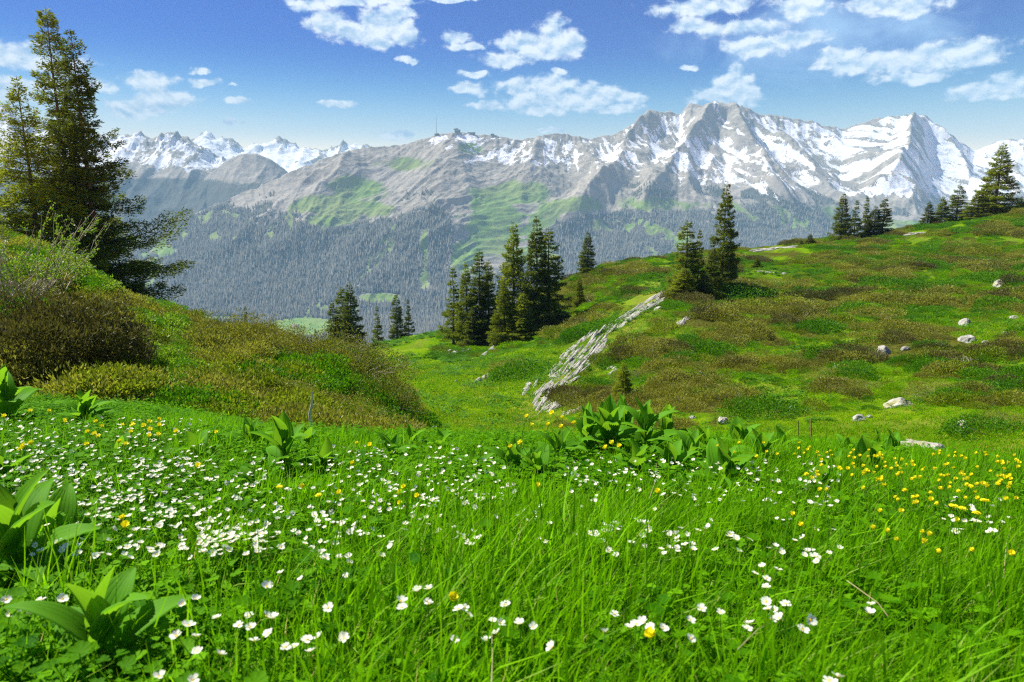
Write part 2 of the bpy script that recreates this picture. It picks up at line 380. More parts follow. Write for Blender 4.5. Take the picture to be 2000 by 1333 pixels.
def heath_mask(x, y, px, py):
    """How much dwarf shrub heath covers a spot (0..1) and how much of it is the green kind."""
    q = 2.1 * np.sqrt(np.maximum(y, 6) / 30); n = .72 * fbm((x + .5 * y) / q, y / q / 1.3, 21, 5, .62) + .28 * fbm(x / 7, y / 9, 25, 3)
    right = ((py < 852 - (px - 1100) * 0.0) & (px > 1080) & (y > 12)) * 1.0
    # the bare rock strip and the grassy foot stay clear
    strip = np.clip(1.2 - np.abs((py - (800 - (px - 1040) * .9))) / 45, 0, 1) * ((px > 980) & (px < 1320))
    foot = sstep(788, 815, py + (px - 1600) * .0 + (n - .5) * 60) * (px > 1400)
    r = right * sstep(.465, .51, n + .002) * (1 - strip) * (1 - foot)
    l = ((y > 7.8) & (y < 40) & (px < 800)) * 1.0
    path = np.clip(1.25 - np.abs(px - (330 - (py - 640) * .35)) / 75, 0, 1) * ((py > 640) | (y < 11)) * (px < 460)
    l = l * (1 - .92 * (path > .35)) * sstep(.25, .36, n)
    l = np.where((px > 430) & (px < 790) & (y > 8.6), 1.0, l) * (y < 30) * (px < 790) * (y > 7.8)
    bank = np.clip(blob(px, py, 900, 640, 60, 40), 0, 1) * (y > 50) * .0
    return np.maximum(r, l), .6 * fbm(x / 1.9, y / 2.4, 77, 4, .6) + .4 * fbm(x / 8, y / 9, 79, 3)
hm, hg = heath_mask(GX, GY, PX, PY)
drym = sstep(.52, .66, fbm(GX / 2.2, GY / 2.2, 41, 4, .6))
strip = np.clip(1.2 - np.abs((PY - (800 - (PX - 1040) * .9))) / 55, 0, 1) * ((PX > 1000) & (PX < 1310) & (GY > 20))
def terrainmat():
    b = MatB('alpine_turf')
    n1 = b.noise(.9, 6, .6); n2 = b.noise(7, 5, .65); n3 = b.noise(.16, 4, .55)
    g = b.mix(b.ramp(n1, .35, .65), (.065, .19, .002), (.13, .25, .003))
    g = b.mix(b.math('MULTIPLY', b.ramp(n2, .42, .62), .6), g, (.22, .27, .010))
    g = b.mix(b.math('MULTIPLY', b.ramp(n3, .5, .64), .35), g, (.03, .13, .003))
    g = b.mix(b.math('MULTIPLY', b.attr('dry'), b.ramp(n2, .35, .6)), g, (.26, .23, .05))
    h = b.mix(b.ramp(n2, .35, .62), (.026, .032, .005), (.12, .125, .02))
    h = b.mix(b.ramp(b.attr('hgreen'), .5, .58), h, b.mix(n2, (.03, .075, .004), (.10, .18, .01)))
    c = b.mix(b.attr('heath'), g, h)
    return b.done(b.principled(c, .95, .0, bump=b.math('ADD', n1, n2), bstr=.8, bdist=.25))
V = np.stack([GX, GY, GZ], -1).reshape(-1, 3)
me = mesh_np('alpine_meadow_ground', V, grid_faces(NL, NA), [terrainmat()], smooth=True,
             attrs={'heath': (hm * 1.0).ravel(), 'hgreen': hg.ravel(), 'dry': np.maximum(drym * .5, strip * .9).ravel()})
gnd = link(D.objects.new('ground', me)); tag(gnd, 'rolling green alpine pasture with a hollow between two slopes', kind='structure')

# ------------------------------------------------------------------ far terrain
def interp_line(pts, key=0):
    p = sorted(pts); return np.array([q[0] for q in p], float), np.array([q[1] for q in p], float)
def mountmat(name, forest_c=(.05, .052, .045)):  # forest_c is lightened to imitate haze over the woods
    b = MatB(name)
    n1 = b.noise(.018, 8, .62); n2 = b.noise(.085, 6, .7); n3 = b.noise(.003, 5, .6)
    rock = b.mix(b.ramp(b.math('ADD', b.math('MULTIPLY', n1, .6), b.math('MULTIPLY', n2, .4)), .38, .60), (.19, .17, .14), (.38, .34, .28))
    rock = b.mix(b.math('MULTIPLY', b.attr('scree'), .8), rock, b.mix(n2, (.30, .27, .235), (.44, .40, .35)))
    mead = b.mix(b.ramp(n1, .35, .65), (.10, .20, .025), (.20, .30, .055))
    mead = b.mix(b.math('MULTIPLY', b.ramp(n3, .4, .6), .4), mead, (.24, .23, .10))
    mo = b.math('ADD', b.attr('meadow'), b.math('MULTIPLY', b.math('SUBTRACT', n2, .5), .55))
    c = b.mix(b.ramp(mo, .40, .62), rock, mead)
    fo = b.math('ADD', b.attr('forest'), b.math('MULTIPLY', b.math('SUBTRACT', n2, .5), .9))
    c = b.mix(b.ramp(fo, .42, .58), c, b.mix(n2, forest_c, tuple(x * 2.2 for x in forest_c)))
    sn = b.math('ADD', b.attr('snow'), b.math('MULTIPLY', b.math('SUBTRACT', b.math('ADD', b.math('MULTIPLY', n1, .4), b.math('MULTIPLY', n2, .6)), .5), 1.2))
    snf = b.ramp(sn, .47, .53)
    c = b.mix(snf, c, (.86, .88, .92))
    return b.done(b.principled(c, .9, .1, bump=b.math('ADD', n1, b.math('MULTIPLY', n2, .5)), bstr=.4, bdist=12))

RIDGE = [(-150,640),(0,600),(120,560),(200,510),(260,468),(330,432),(400,408),(450,385),(500,366),(560,340),(600,322),(640,306),(700,291),(750,285),(800,280),(850,263),(885,258),(920,260),(960,265),(1000,271),(1030,273),(1058,263),(1100,262),(1150,270),(1200,262),(1240,240),(1268,214),(1285,218),(1330,222),(1350,201),(1375,203),(1400,196),(1425,205),(1440,203),(1480,222),(1520,226),(1560,232),(1600,241),(1650,254),(1680,241),(1740,227),(1775,226),(1806,224),(1840,250),(1880,281),(1905,293),(1950,275),(2000,271),(2100,290),(2300,330),(2600,380)]
rp = np.array(RIDGE, float)
MA = np.linspace(-.78, 1.05, 1120)
def a2px(a, py): # approximate inverse: A depends weakly on py
    v = (py - 666.5) / 1333.3; return 1000 + 1333.3 * a * (CP - v * SP)
# for each column find the ridge's S
rA, rS = AS(rp[:, 0], rp[:, 1])
YR = lambda a: np.interp(a, [-.8, -.5, -.09, .3, .6, .75, 1.05], [3900, 4000, 4500, 5250, 5700, 5900, 6200])
YB = lambda a: np.interp(a, [-.8, -.45, -.1, .3, 1.05], [2950, 2900, 2880, 2900, 3100])
ZV = -470.0
NT = 350
tt = np.linspace(-.06, 1.10, NT)
AA, TT = np.meshgrid(MA, tt)
zr = -np.interp(AA, rA, rS) * YR(AA)
zrn = (fbm(AA * 90, AA * 0, 5, 4, .6) - .5) * 28
Yc = YB(AA) + (YR(AA) - YB(AA)) * TT
T1 = np.clip(TT, 0, 1)
prof = .86 * T1 ** 1.12 + .14 * T1 ** 3
# a shelf above the forest and steeper head walls
XX = AA * Yc
Yr_, t_ = YR(AA), T1
wx = XX / .8 + 1.3 * (Yc - 4200) * (fbm(AA * 3.1 + 4, AA * 0, 61, 2) - .5) * 2 + 620 * (fbm(XX / 1000, Yc / 1000, 60, 5) - .5); wy = Yc / .8 + 620 * (fbm(XX / 1000, Yc / 1000, 66, 5) - .5)
spur = ridged((wx + .25 * wy) / 800, wy / 1500, 31, 3, .5) - .45
spur2 = ridged((wx - .2 * wy) / 330, wy / 520, 37, 6, .58) - .45
fine = ridged(wx / 95, wy / 110, 43, 5, .6) - .45
env = np.sin(np.clip(TT, 0, 1) * math.pi) ** .6
RIBS = np.zeros_like(XX)
for p0, t0, p1, t1, wd, hg in [(1272, 1, 1120, .42, 230, 130), (1395, 1, 1250, .45, 200, 110), (1400, 1, 1560, .40, 230, 140), (1500, .9, 1690, .40, 200, 90), (1600, .95, 1830, .42, 220, 90), (1795, 1, 1730, .5, 200, 120), (1810, 1, 1990, .45, 240, 110), (885, .98, 770, .30, 300, 60), (900, .97, 930, .40, 220, 40), (1060, 1, 1010, .45, 220, 70), (1160, .98, 1180, .5, 180, 60), (700, 1, 520, .35, 260, 90), (640, .95, 420, .45, 220, 70)]:
    a0, a1 = AS(p0, 300)[0], AS(p1, 360)[0]; q = np.clip((t0 - TT) / (t0 - t1), 0, 1); ca = a0 + (a1 - a0) * q + (fbm(TT * 7, TT * 0 + p0, 17, 3) - .5) * .03
    d = np.abs(AA - ca) * Yc / (wd * (.5 + .9 * q)); RIBS += hg * np.clip(1 - d, 0, 1) ** 1.2 * sstep(0, .16, q) * (1 - sstep(.8, 1.0, q * (t0 > TT))) * (TT < t0)
ZZ = ZV + (zr - ZV) * prof + env * (90 * spur + 58 * spur2) + RIBS + np.clip(TT * 4, 0, 1) * (10 + 13 * T1) * fine * np.clip(1.3 - T1 * .6, .3, 1)
crest_noise = (ridged(XX / 110, Yc / 200, 91, 4, .6) - .5) * 19 * sstep(.1, .3, AA) * sstep(.88, 1.0, TT) + zrn * sstep(.8, 1.0, TT)
ZZ = ZZ + crest_noise
ZZ = np.where(TT > 1, ZZ - (TT - 1) * 4200, ZZ)
ZZ = np.where(TT < 0, ZV - 4 + TT * 200, ZZ)
px_, py_ = topx(XX, Yc, ZZ)
# cover masks
lap = np.zeros_like(ZZ); lap[1:-1, 1:-1] = (ZZ[:-2, 1:-1] + ZZ[2:, 1:-1] + ZZ[1:-1, :-2] + ZZ[1:-1, 2:] - 4 * ZZ[1:-1, 1:-1])
def blur(a, k):
    for ax in (0, 1):
        c = np.cumsum(np.concatenate([np.repeat(a.take([0], ax), k, ax), a, np.repeat(a.take([-1], ax), k, ax)], ax), ax)
        a = (c.take(range(2 * k, c.shape[ax]), ax) - c.take(range(0, c.shape[ax] - 2 * k), ax)) / (2 * k)
    return a
hollow = blur(ZZ, 7) - ZZ; hollow = hollow / (np.std(hollow) + 1e-6)
snowline = np.interp(px_, [0, 760, 840, 900, 1000, 1150, 1250, 1350, 1450, 1600, 1700, 1850, 2000, 2300], [200, 262, 300, 335, 345, 350, 352, 372, 390, 405, 400, 400, 410, 420])
dens = np.interp(px_, [0, 840, 900, 1250, 1400, 1500, 1700, 1760, 2000], [.3, .50, .53, .50, .50, .53, .59, .68, .70])
sn_n = ridged(wx / 130, wy / 260, 51, 6, .64) * .55 + fbm(wx / 50, wy / 110, 55, 5, .64) * .45
snow = (dens - .5) * 1.6 + .5 + (sn_n - .52) * 2.3 + hollow * .10 - sstep(-45, 22, py_ - snowline) * .9
crag = np.clip(1.2 - np.sqrt(((px_ - 1400) / 75) ** 2 + ((py_ - 232) / 38) ** 2), 0, 1) + np.clip(1.2 - np.sqrt(((px_ - 1790) / 22) ** 2 + ((py_ - 262) / 26) ** 2), 0, 1) * .7 + np.clip(1.2 - np.sqrt(((px_ - 1275) / 20) ** 2 + ((py_ - 232) / 18) ** 2), 0, 1) + np.clip(1.2 - np.sqrt(((px_ - 1110) / 70) ** 2 + ((py_ - 268) / 9) ** 2), 0, 1)*.7
snow = snow - crag * .55
nz = .6 * fbm(wx / 300, wy / 420, 71, 5, .6) + .4 * fbm(wx / 70, wy / 90, 73, 4, .6)
treeline = np.interp(px_, [0, 300, 420, 520, 600, 640, 700, 760, 850, 900, 960, 1100, 1200, 1300, 1450, 1600, 1750, 2000], [470, 440, 420, 415, 425, 430, 420, 410, 380, 470, 560, 440, 390, 385, 395, 400, 415, 420])
forest = sstep(-30, 24, py_ - treeline + (nz - .5) * 230) 
def pblob(cx, cy, rx, ry): return np.clip(1.35 - np.sqrt(((px_ - cx) / rx) ** 2 + ((py_ - cy) / ry) ** 2), 0, 1)
mead = np.maximum.reduce([pblob(650, 400, 90, 26), pblob(700, 370, 70, 30), pblob(790, 320, 90, 22) * .75, pblob(960, 430, 60, 75) * .95, pblob(1000, 380, 120, 26) * .8, pblob(830, 500, 14, 80) * .9, pblob(1150, 400, 160, 22) * .6, pblob(1300, 400, 180, 18) * .65, pblob(740, 410, 40, 18), pblob(900, 500, 40, 50) * .7, pblob(1750, 440, 80, 16), pblob(920, 290, 34, 24) * .8, pblob(640,430,60,14), pblob(320,490,26,10)])
mead = mead + (nz - .5) * 1.5 * (mead > .0) - .05
mead = np.maximum(mead, (pblob(740, 582, 40, 10) + (nz - .5)) * 1.3); mead = np.maximum(mead, sstep(.60, .67, nz) * sstep(380, 420, py_) * .8)
mead = np.maximum(mead, (TT < .004) * 1.2 * ((np.abs(px_ - 590) < 60) | (px_ > 700)))
forest = forest - np.clip(mead, 0, 1) * 1.25
gl_ = np.clip(1.25 - np.abs(px_ - (962 - (py_ - 440) * .06)) / 4, 0, 1) * ((py_ > 330) & (py_ < 480))
scree = np.clip(np.maximum.reduce([pblob(520, 400, 70, 20), pblob(600, 370, 80, 22) * .8, pblob(760, 350, 60, 30) * .5, pblob(1430, 330, 70, 60), pblob(1550, 370, 120, 24), gl_ * 1.5]) + (fbm(wx / 90, wy / 600, 81, 4) - .5) * .7, 0, 1)
V = np.stack([XX, Yc, ZZ], -1).reshape(-1, 3)
me = mesh_np('main_mountain', V, grid_faces(NT, len(MA)), [mountmat('mountain_cover')], smooth=True,
             attrs={'snow': snow.ravel(), 'meadow': mead.ravel(), 'forest': forest.ravel(), 'scree': scree.ravel()})
mo = link(D.objects.new('mountain', me)); tag(mo, 'long grey mountain ridge with snow fields above forested slopes', kind='structure')

# valley: from the brow of the near hill down to the flat floor and on behind
vy = np.concatenate([np.linspace(170, 900, 30), np.linspace(950, 3600, 110)]); va = np.linspace(-2.6, 2.6, 360)
VA, VY = np.meshgrid(va, vy); VX = VA * VY
VZ = np.interp(VY, [170, 260, 900, 1900, 2350, 3600], [-75, -120, -350, -455, -472, -472]) + (fbm(VX / 300, VY / 300, 8, 5) - .5) * np.interp(VY, [170, 800, 2100, 2400], [10, 50, 50, 5])
vpx, vpy = topx(VX, VY, VZ)
vf = fbm(VX / 240, VY / 160, 12, 5, .55)
def vb(cx, cy, rx, ry): return np.clip(1.3 - np.sqrt(((vpx - cx) / rx) ** 2 + ((vpy - cy) / ry) ** 2), 0, 1)
vm = np.maximum.reduce([vb(592, 640, 70, 20), vb(790, 600, 95, 9), vb(740, 590, 44, 14), vb(400, 620, 60, 9), vb(1700, 445, 60, 20)])
vforest = 1.0 - np.clip(vm * 2.2 + (vf - .5) * .9, 0, 1)
me = mesh_np('valley', np.stack([VX, VY, VZ], -1).reshape(-1, 3), grid_faces(len(vy), len(va)), [mountmat('valley_cover')], smooth=True,
             attrs={'snow': VX.ravel() * 0 - 1, 'meadow': VX.ravel() * 0 + 1, 'forest': vforest.ravel(), 'scree': VX.ravel() * 0})
tag(link(D.objects.new('valley_floor', me)), 'pale green pastures on the floor of the deep valley', kind='structure')

def far_range(name, ridge, Yr, depth, zbase, snowpy, dens, seed, label, meadow=0.0, forestpy=None, nx=620):
    q = np.array(ridge, float); a, s = AS(q[:, 0], q[:, 1])
    A1 = np.linspace(a.min(), a.max(), nx); t1 = np.linspace(0, 1.08, 150); A2, T2 = np.meshgrid(A1, t1)
    Yq = Yr - depth + depth * T2; X2 = A2 * Yq; sc = Yr / 6000
    zr = -np.interp(A2, a, s) * Yr
    w1 = X2 + 300 * sc * (fbm(X2 / 900 / sc, Yq / 900 / sc, seed + 1, 3) - .5)
    tc_ = np.clip(T2, 0, 1)
    Zq = zbase + (zr - zbase) * tc_ ** 1.1 + np.sin(tc_ * math.pi) ** .6 * sc * (190 * (ridged(w1 / 700 / sc, Yq / 1500 / sc, seed + 2, 3) - .45) + 70 * (ridged(w1 / 200 / sc, Yq / 450 / sc, seed + 3, 5, .6) - .45))
    Zq = Zq + (ridged(X2 / 190 / sc, Yq / 240 / sc, seed, 5, .62) - .5) * 130 * sc * sstep(.75, 1, T2) * (forestpy is None or snowpy > 260)
    Zq = np.where(T2 > 1, Zq - (T2 - 1) * depth, Zq)
    p1, p2 = topx(X2, Yq, Zq)
    hol = blur(Zq, 5) - Zq; hol /= np.std(hol) + 1e-6
    sn = dens + (ridged(w1 / 170 / sc, Yq / 400 / sc, seed + 5, 5, .6) - .52) * 1.2 + hol * .12 - sstep(-15, 40, p2 - snowpy) * 1.0
    fo = sstep(0, 40, p2 - (forestpy or snowpy + 40)) + (fbm(w1 / 500 / sc, Yq / 500 / sc, seed + 7, 4) - .5) * .5
    me = mesh_np(name, np.stack([X2, Yq, Zq], -1).reshape(-1, 3), grid_faces(len(t1), nx), [D.materials['mountain_cover']], smooth=True,
                 attrs={'snow': sn.ravel(), 'meadow': (fo * 0 + meadow).ravel(), 'forest': fo.ravel(), 'scree': fo.ravel() * 0 + .2})
    return tag(link(D.objects.new(name, me)), label, kind='structure')
far_range('dark_hill', [(330,420),(380,370),(410,340),(440,315),(470,301),(500,300),(530,312),(555,330),(600,370),(680,430)], 5000, 1200, -450, 250, -.3, 110, 'dark wooded dome in front of the far snow range', forestpy=335, nx=260)
far_range('left_range', [(-500,250),(-250,230),(-60,225),(0,201),(14,200),(40,232),(90,250),(140,262),(200,262),(270,258),(300,262),(328,257),(370,273),(400,290),(430,305),(470,330),(520,372),(600,430),(700,470)], 5600, 1800, -450, 325, .76, 130, 'blue grey range with snowy crests beyond the tall spruces', forestpy=330)
far_range('far_snow_range', [(250,290),(330,285),(365,268),(395,254),(420,262),(450,272),(480,286),(510,277),(542,271),(580,280),(640,284),(665,277),(685,275),(720,284),(800,300),(1000,300),(1400,320),(2300,300)], 7800, 2200, -150, 430, .85, 150, 'far bright snow range on the horizon', forestpy=460)

# far forest on the mountain: tens of thousands of small spires, one mass
def far_forest():
    rng = np.random.default_rng(5)
    n = 190000
    j = rng.random(n) * (NT - 2); i = rng.random(n) * (len(MA) - 2)
    ji, ii = j.astype(int), i.astype(int); fj, fi = (j - ji), (i - ii)
    def smp(G): return (G[ji, ii] * (1 - fi) + G[ji, ii + 1] * fi) * (1 - fj) + (G[ji + 1, ii] * (1 - fi) + G[ji + 1, ii + 1] * fi) * fj
    f = smp(forest); x, y, z = smp(XX), smp(Yc), smp(ZZ); p1, p2 = topx(x, y, z)
    dn = .5 * fbm(x / 45, y / 45, 99, 3) + .5 * fbm(x / 160, y / 200, 97, 3)
    keep = (f + (dn - .5) * 1.5 > .42 + .25 * rng.random(n)) & (smp(TT) < .97) & (p1 > 150) & (p1 < 2060) & (p2 < 665) & (smp(TT) > .0)
    # fewer far behind the near hill
    keep &= ~((p1 > 1110) & (p2 > 560 - (p1 - 1100) * .12 + 20)) 
    x, y, z = x[keep], y[keep], z[keep]
    m = 40000; vx = rng.uniform(-.62, .2, m); vyy = rng.uniform(2150, 3000, m); q1 = vx * vyy
    gi = np.clip(((vx - va[0]) / (va[1] - va[0])).astype(int), 0, len(va) - 1); gj = np.clip(np.searchsorted(vy, vyy), 0, len(vy) - 1)
    kk = (vforest[gj, gi] + (fbm(q1 / 40, vyy / 40, 98, 3) - .5) * .8 > .5)
    x = np.concatenate([x, q1[kk]]); z = np.concatenate([z, VZ[gj, gi][kk]]); y = np.concatenate([y, vyy[kk]])
    n = len(x); h = 9 + 20 * rng.random(n) ** 1.3 * (1 - .25 * (z > 0)); r = h * rng.uniform(.16, .24, n); ph = rng.random(n) * 6.28
    V = np.zeros((n, 4, 3), np.float32)
    for k in range(3):
        V[:, k, 0] = x + r * np.cos(ph + k * 2.094); V[:, k, 1] = y + r * np.sin(ph + k * 2.094); V[:, k, 2] = z - 4
    V[:, 3, 0] = x; V[:, 3, 1] = y; V[:, 3, 2] = z + h
    b_ = np.arange(n)[:, None] * 4
    F = np.concatenate([b_ + [0, 1, 3], b_ + [1, 2, 3], b_ + [2, 0, 3]])
    tone = np.repeat(rng.random(n), 4)
    b = MatB('far_spruce'); c = b.mix(b.attr('tone'), (.065, .07, .066), (.19, .18, .155))  # tree tones raised above needle green, so part of the haze is painted
    me = mesh_np('forest', V.reshape(-1, 3), F, [b.done(b.principled(c, .9, .05))], attrs={'tone': tone})
    print('far trees', n)
    return tag(link(D.objects.new('forest', me)), 'dark hazy spruce forest covering the lower mountainside', kind='stuff')
far_forest()

# ------------------------------------------------------------------ small mesh generators
def quads_from(P, Dr, Lg, Wd, rng, bend=0.0, nrm=None):
    """A rhombus leaf at each point P along direction Dr."""
    n = len(P)
    Dr = Dr / (np.linalg.norm(Dr, axis=1, keepdims=True) + 1e-9)
    if nrm is None: nrm = rng.normal(size=(n, 3))
    S = np.cross(Dr, nrm); S /= (np.linalg.norm(S, axis=1, keepdims=True) + 1e-9)
    Lg = np.broadcast_to(Lg, n)[:, None]; Wd = np.broadcast_to(Wd, n)[:, None]
    mid = P + Dr * Lg * .45
    V = np.stack([P, mid + S * Wd, P + Dr * Lg, mid - S * Wd], 1)
    F = np.arange(n * 4).reshape(n, 4)
    return V.reshape(-1, 3), F
def tube_np(path, rad, k=6):
    path = np.asarray(path, float); m = len(path); V = []
    for i in range(m):
        d = path[min(i + 1, m - 1)] - path[max(i - 1, 0)]; d /= np.linalg.norm(d) + 1e-9
        s = np.cross(d, [0.3, 1, 0.1] if abs(d[2]) > .8 else [0, 0, 1]); s /= np.linalg.norm(s) + 1e-9; t = np.cross(d, s)
        a = np.arange(k) * 2 * math.pi / k
        V.append(path[i] + rad[i] * (np.cos(a)[:, None] * s + np.sin(a)[:, None] * t))
    V = np.concatenate(V); F = []
    for i in range(m - 1):
        for j in range(k): F.append((i * k + j, i * k + (j + 1) % k, (i + 1) * k + (j + 1) % k, (i + 1) * k + j))
    return V, np.array(F)
def merge(parts):
    """parts: list of (V, F, matindex, tone) -> V, [F...], mi, tone"""
    Vs, Q, T, mq, mt, tn, o = [], [], [], [], [], [], 0
    for V, F, mi, tone in parts:
        Vs.append(V); F = np.asarray(F) + o; o += len(V)
        (Q if F.shape[1] == 4 else T).append(F); (mq if F.shape[1] == 4 else mt).append(np.full(len(F), mi))
        tn.append(np.broadcast_to(tone, len(V)))
    Fs = ([np.concatenate(Q)] if Q else []) + ([np.concatenate(T)] if T else [])
    return np.concatenate(Vs), Fs, np.concatenate(mq + mt), np.concatenate(tn)

def spruce_mesh(name, seed, H, prof, nb, ntuft, tl, tw, up=.25, trunk_r=.22, lit=False, gap=0.0, bare=.05, az_bias=None, extra=()):
    """prof: list of (fraction of height, radius in metres)."""
    rng = np.random.default_rng(seed)
    pf = np.array(prof, float)
    h = np.concatenate([bare + (1 - bare) * rng.random(nb) ** 1.0, np.array([e[0] for e in extra])]) if extra else bare + (.985 - bare) * rng.random(nb)
    hw_ = np.round(h * H / .42) * .42 / H; h = np.where(rng.random(len(h)) < .8, np.clip(hw_, .02, .985), h)
    n = len(h)
    az = rng.random(n) * 2 * math.pi
    Lb = np.interp(h, pf[:, 0], pf[:, 1]) * rng.uniform(.62, 1.12, n) * np.where(rng.random(n) < gap, .45, 1)
    slope = np.interp(h, [0, .3, .7, 1], [-.32, -.22, .12, .9]) + rng.normal(0, .10, n)
    tip = np.interp(h, [0, .5, 1], [.34, .24, .1]) + rng.normal(0, .06, n)
    for k, e in enumerate(extra):
        i = nb + k; az[i], Lb[i], slope[i], tip[i] = e[1], e[2], e[3], e[4]
    dirx, diry = np.cos(az), np.sin(az)
    # tufts
    w = Lb ** 1.35 + .02; cnt = np.maximum((ntuft * w / w.sum()).astype(int), 6)
    bi = np.repeat(np.arange(n), cnt); m = len(bi)
    t = rng.random(m) ** .75; t = .06 + .94 * t
    L_ = Lb[bi]; dx, dy = dirx[bi], diry[bi]
    ax = t * L_; az_z = h[bi] * H + L_ * (slope[bi] * t + tip[bi] * t * t)
    side = np.where(rng.random(m) < .5, -1, 1); r = rng.random(m) ** .8
    tw_l = (.42 * L_ * np.clip(1.04 - t, 0, 1) ** .75 + .06 * L_ + .05)
    # quantise side twigs so that gaps show between them
    tq = np.round(t * L_ / .22) * .22 / L_; tq = np.clip(tq, .04, 1)
    t = np.where(rng.random(m) < .75, tq, t); ax = t * L_
    fwd = .55
    lat = side * r * tw_l
    px = dx * (ax + fwd * r * tw_l) - dy * lat; py = dy * (ax + fwd * r * tw_l) + dx * lat
    pz = az_z - .28 * r * r * tw_l + rng.normal(0, .035, m) - rng.random(m) ** 3 * .18 * np.minimum(L_, 2)
    P = np.stack([px, py, pz], 1) + rng.normal(0, .03, (m, 3))
    Dv = np.stack([dx * fwd - dy * side, dy * fwd + dx * side, slope[bi] * .4 + tip[bi] * t + 0 * t], 1) + rng.normal(0, .38, (m, 3))
    Vt, Ft = quads_from(P, Dv, tl * rng.uniform(.6, 1.3, m), tw * rng.uniform(.6, 1.3, m), rng)
    rr = np.clip((np.hypot(px, py) / (np.interp(np.clip(pz / H, 0, 1), pf[:, 0], pf[:, 1]) + .01)), 0, 1.2)
    tone = np.clip(.55 * rng.random(m) + .25 * r + .2 * (rng.random(m) < .12), 0, 1)
    dead = 0
    parts = [(Vt, Ft, 0, np.repeat(tone, 4))]
    # top leader
    # branch wood
    ks = np.linspace(0, .82, 5); BV, BF = [], []
    for i in range(n):
        if Lb[i] < .35: continue
        th = .014 + .011 * Lb[i]
        c = np.stack([dirx[i] * ks * Lb[i], diry[i] * ks * Lb[i], h[i] * H + Lb[i] * (slope[i] * ks + tip[i] * ks ** 2)], 1)
        s_ = np.array([-diry[i], dirx[i], 0]) ; rr_ = (th * (1 - ks * .8))[:, None]
        v = np.concatenate([c + s_ * rr_, c - s_ * rr_ + [0, 0, 0], c + np.array([0, 0, 1.4]) * rr_ * -1]); o = len(BV) * 15
        f = []
        for q in range(4):
            f += [(o + q, o + q + 1, o + 5 + q + 1, o + 5 + q), (o + 5 + q, o + 5 + q + 1, o + 10 + q + 1, o + 10 + q), (o + 10 + q, o + 10 + q + 1, o + q + 1, o + q)]
        BV.append(v); BF += f
    parts.append((np.concatenate(BV), np.array(BF), 1, .5))
    V, F, mi, tn = merge(parts)
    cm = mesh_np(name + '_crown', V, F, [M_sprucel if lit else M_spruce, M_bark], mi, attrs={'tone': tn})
    zz = np.linspace(-.5, H, 12); cvx = .04 * np.sin(zz * .7 + seed); path = np.stack([cvx, .04 * np.cos(zz * .5), zz], 1)
    rad = trunk_r * (1 - np.clip(zz / H, 0, 1)) ** 1.25 + .012; rad[0] *= 1.35
    tv, tf = tube_np(path, rad, 8)
    tm = mesh_np(name + '_trunk', tv, tf, [M_bark], smooth=True)
    return tm, cm
def put_tree(meshes, loc, rz, sx, sz, label, name='spruce_tree', group=None, cat='tree'):
    e = empty(name, loc, rz); e.scale = (sx, sx, sz)
    tag(e, label, cat, group)
    link(D.objects.new('trunk', meshes[0]), e); link(D.objects.new('crown', meshes[1]), e)
    return e

def shrub_mesh(name, seed, n, leaf, wid, mat, rx=1, ry=1, rz=.6, lump=.3, twigs=0, up=.6, depth=.35, dense_in=.0, mats=None, twig_mat=None, twr=.008):
    rng = np.random.default_rng(seed)
    d = rng.normal(size=(n, 3)); d[:, 2] = np.abs(d[:, 2]) * .9; d /= np.linalg.norm(d, axis=1, keepdims=True)
    lum = 1 + lump * (fbm(np.arctan2(d[:, 1], d[:, 0]) * 1.6 + 10, d[:, 2] * 3 + seed, seed, 3, .6) - .5) * 2
    rad = lum * (1 - depth * rng.random(n) ** 2)
    P = d * rad[:, None] * np.array([rx, ry, rz])
    Dv = d * .7 + np.array([0, 0, up]) + rng.normal(0, .55, (n, 3))
    V, F = quads_from(P, Dv, leaf * rng.uniform(.6, 1.35, n), wid * rng.uniform(.7, 1.2, n), rng)
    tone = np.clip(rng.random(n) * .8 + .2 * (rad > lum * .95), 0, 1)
    parts = [(V, F, 0, np.repeat(tone, 4))]
    for k in range(twigs):
        q = d[rng.integers(n)] * np.array([rx, ry, rz]) * rng.uniform(.8, 1.15); b0 = np.array([rng.normal(0, .08) * rx, rng.normal(0, .08) * ry, -.05])
        mid = (b0 + q) / 2 + np.array([0, 0, .10 * rz]) + rng.normal(0, .04, 3) * rz
        tv, tf = tube_np([b0, mid, q], [twr, twr * .75, twr * .3], 3); parts.append((tv, tf, 1, .5))
    V, F, mi, tn = merge(parts)
    return mesh_np(name, V, F, [mat, twig_mat or M_twig], mi, attrs={'tone': tn})

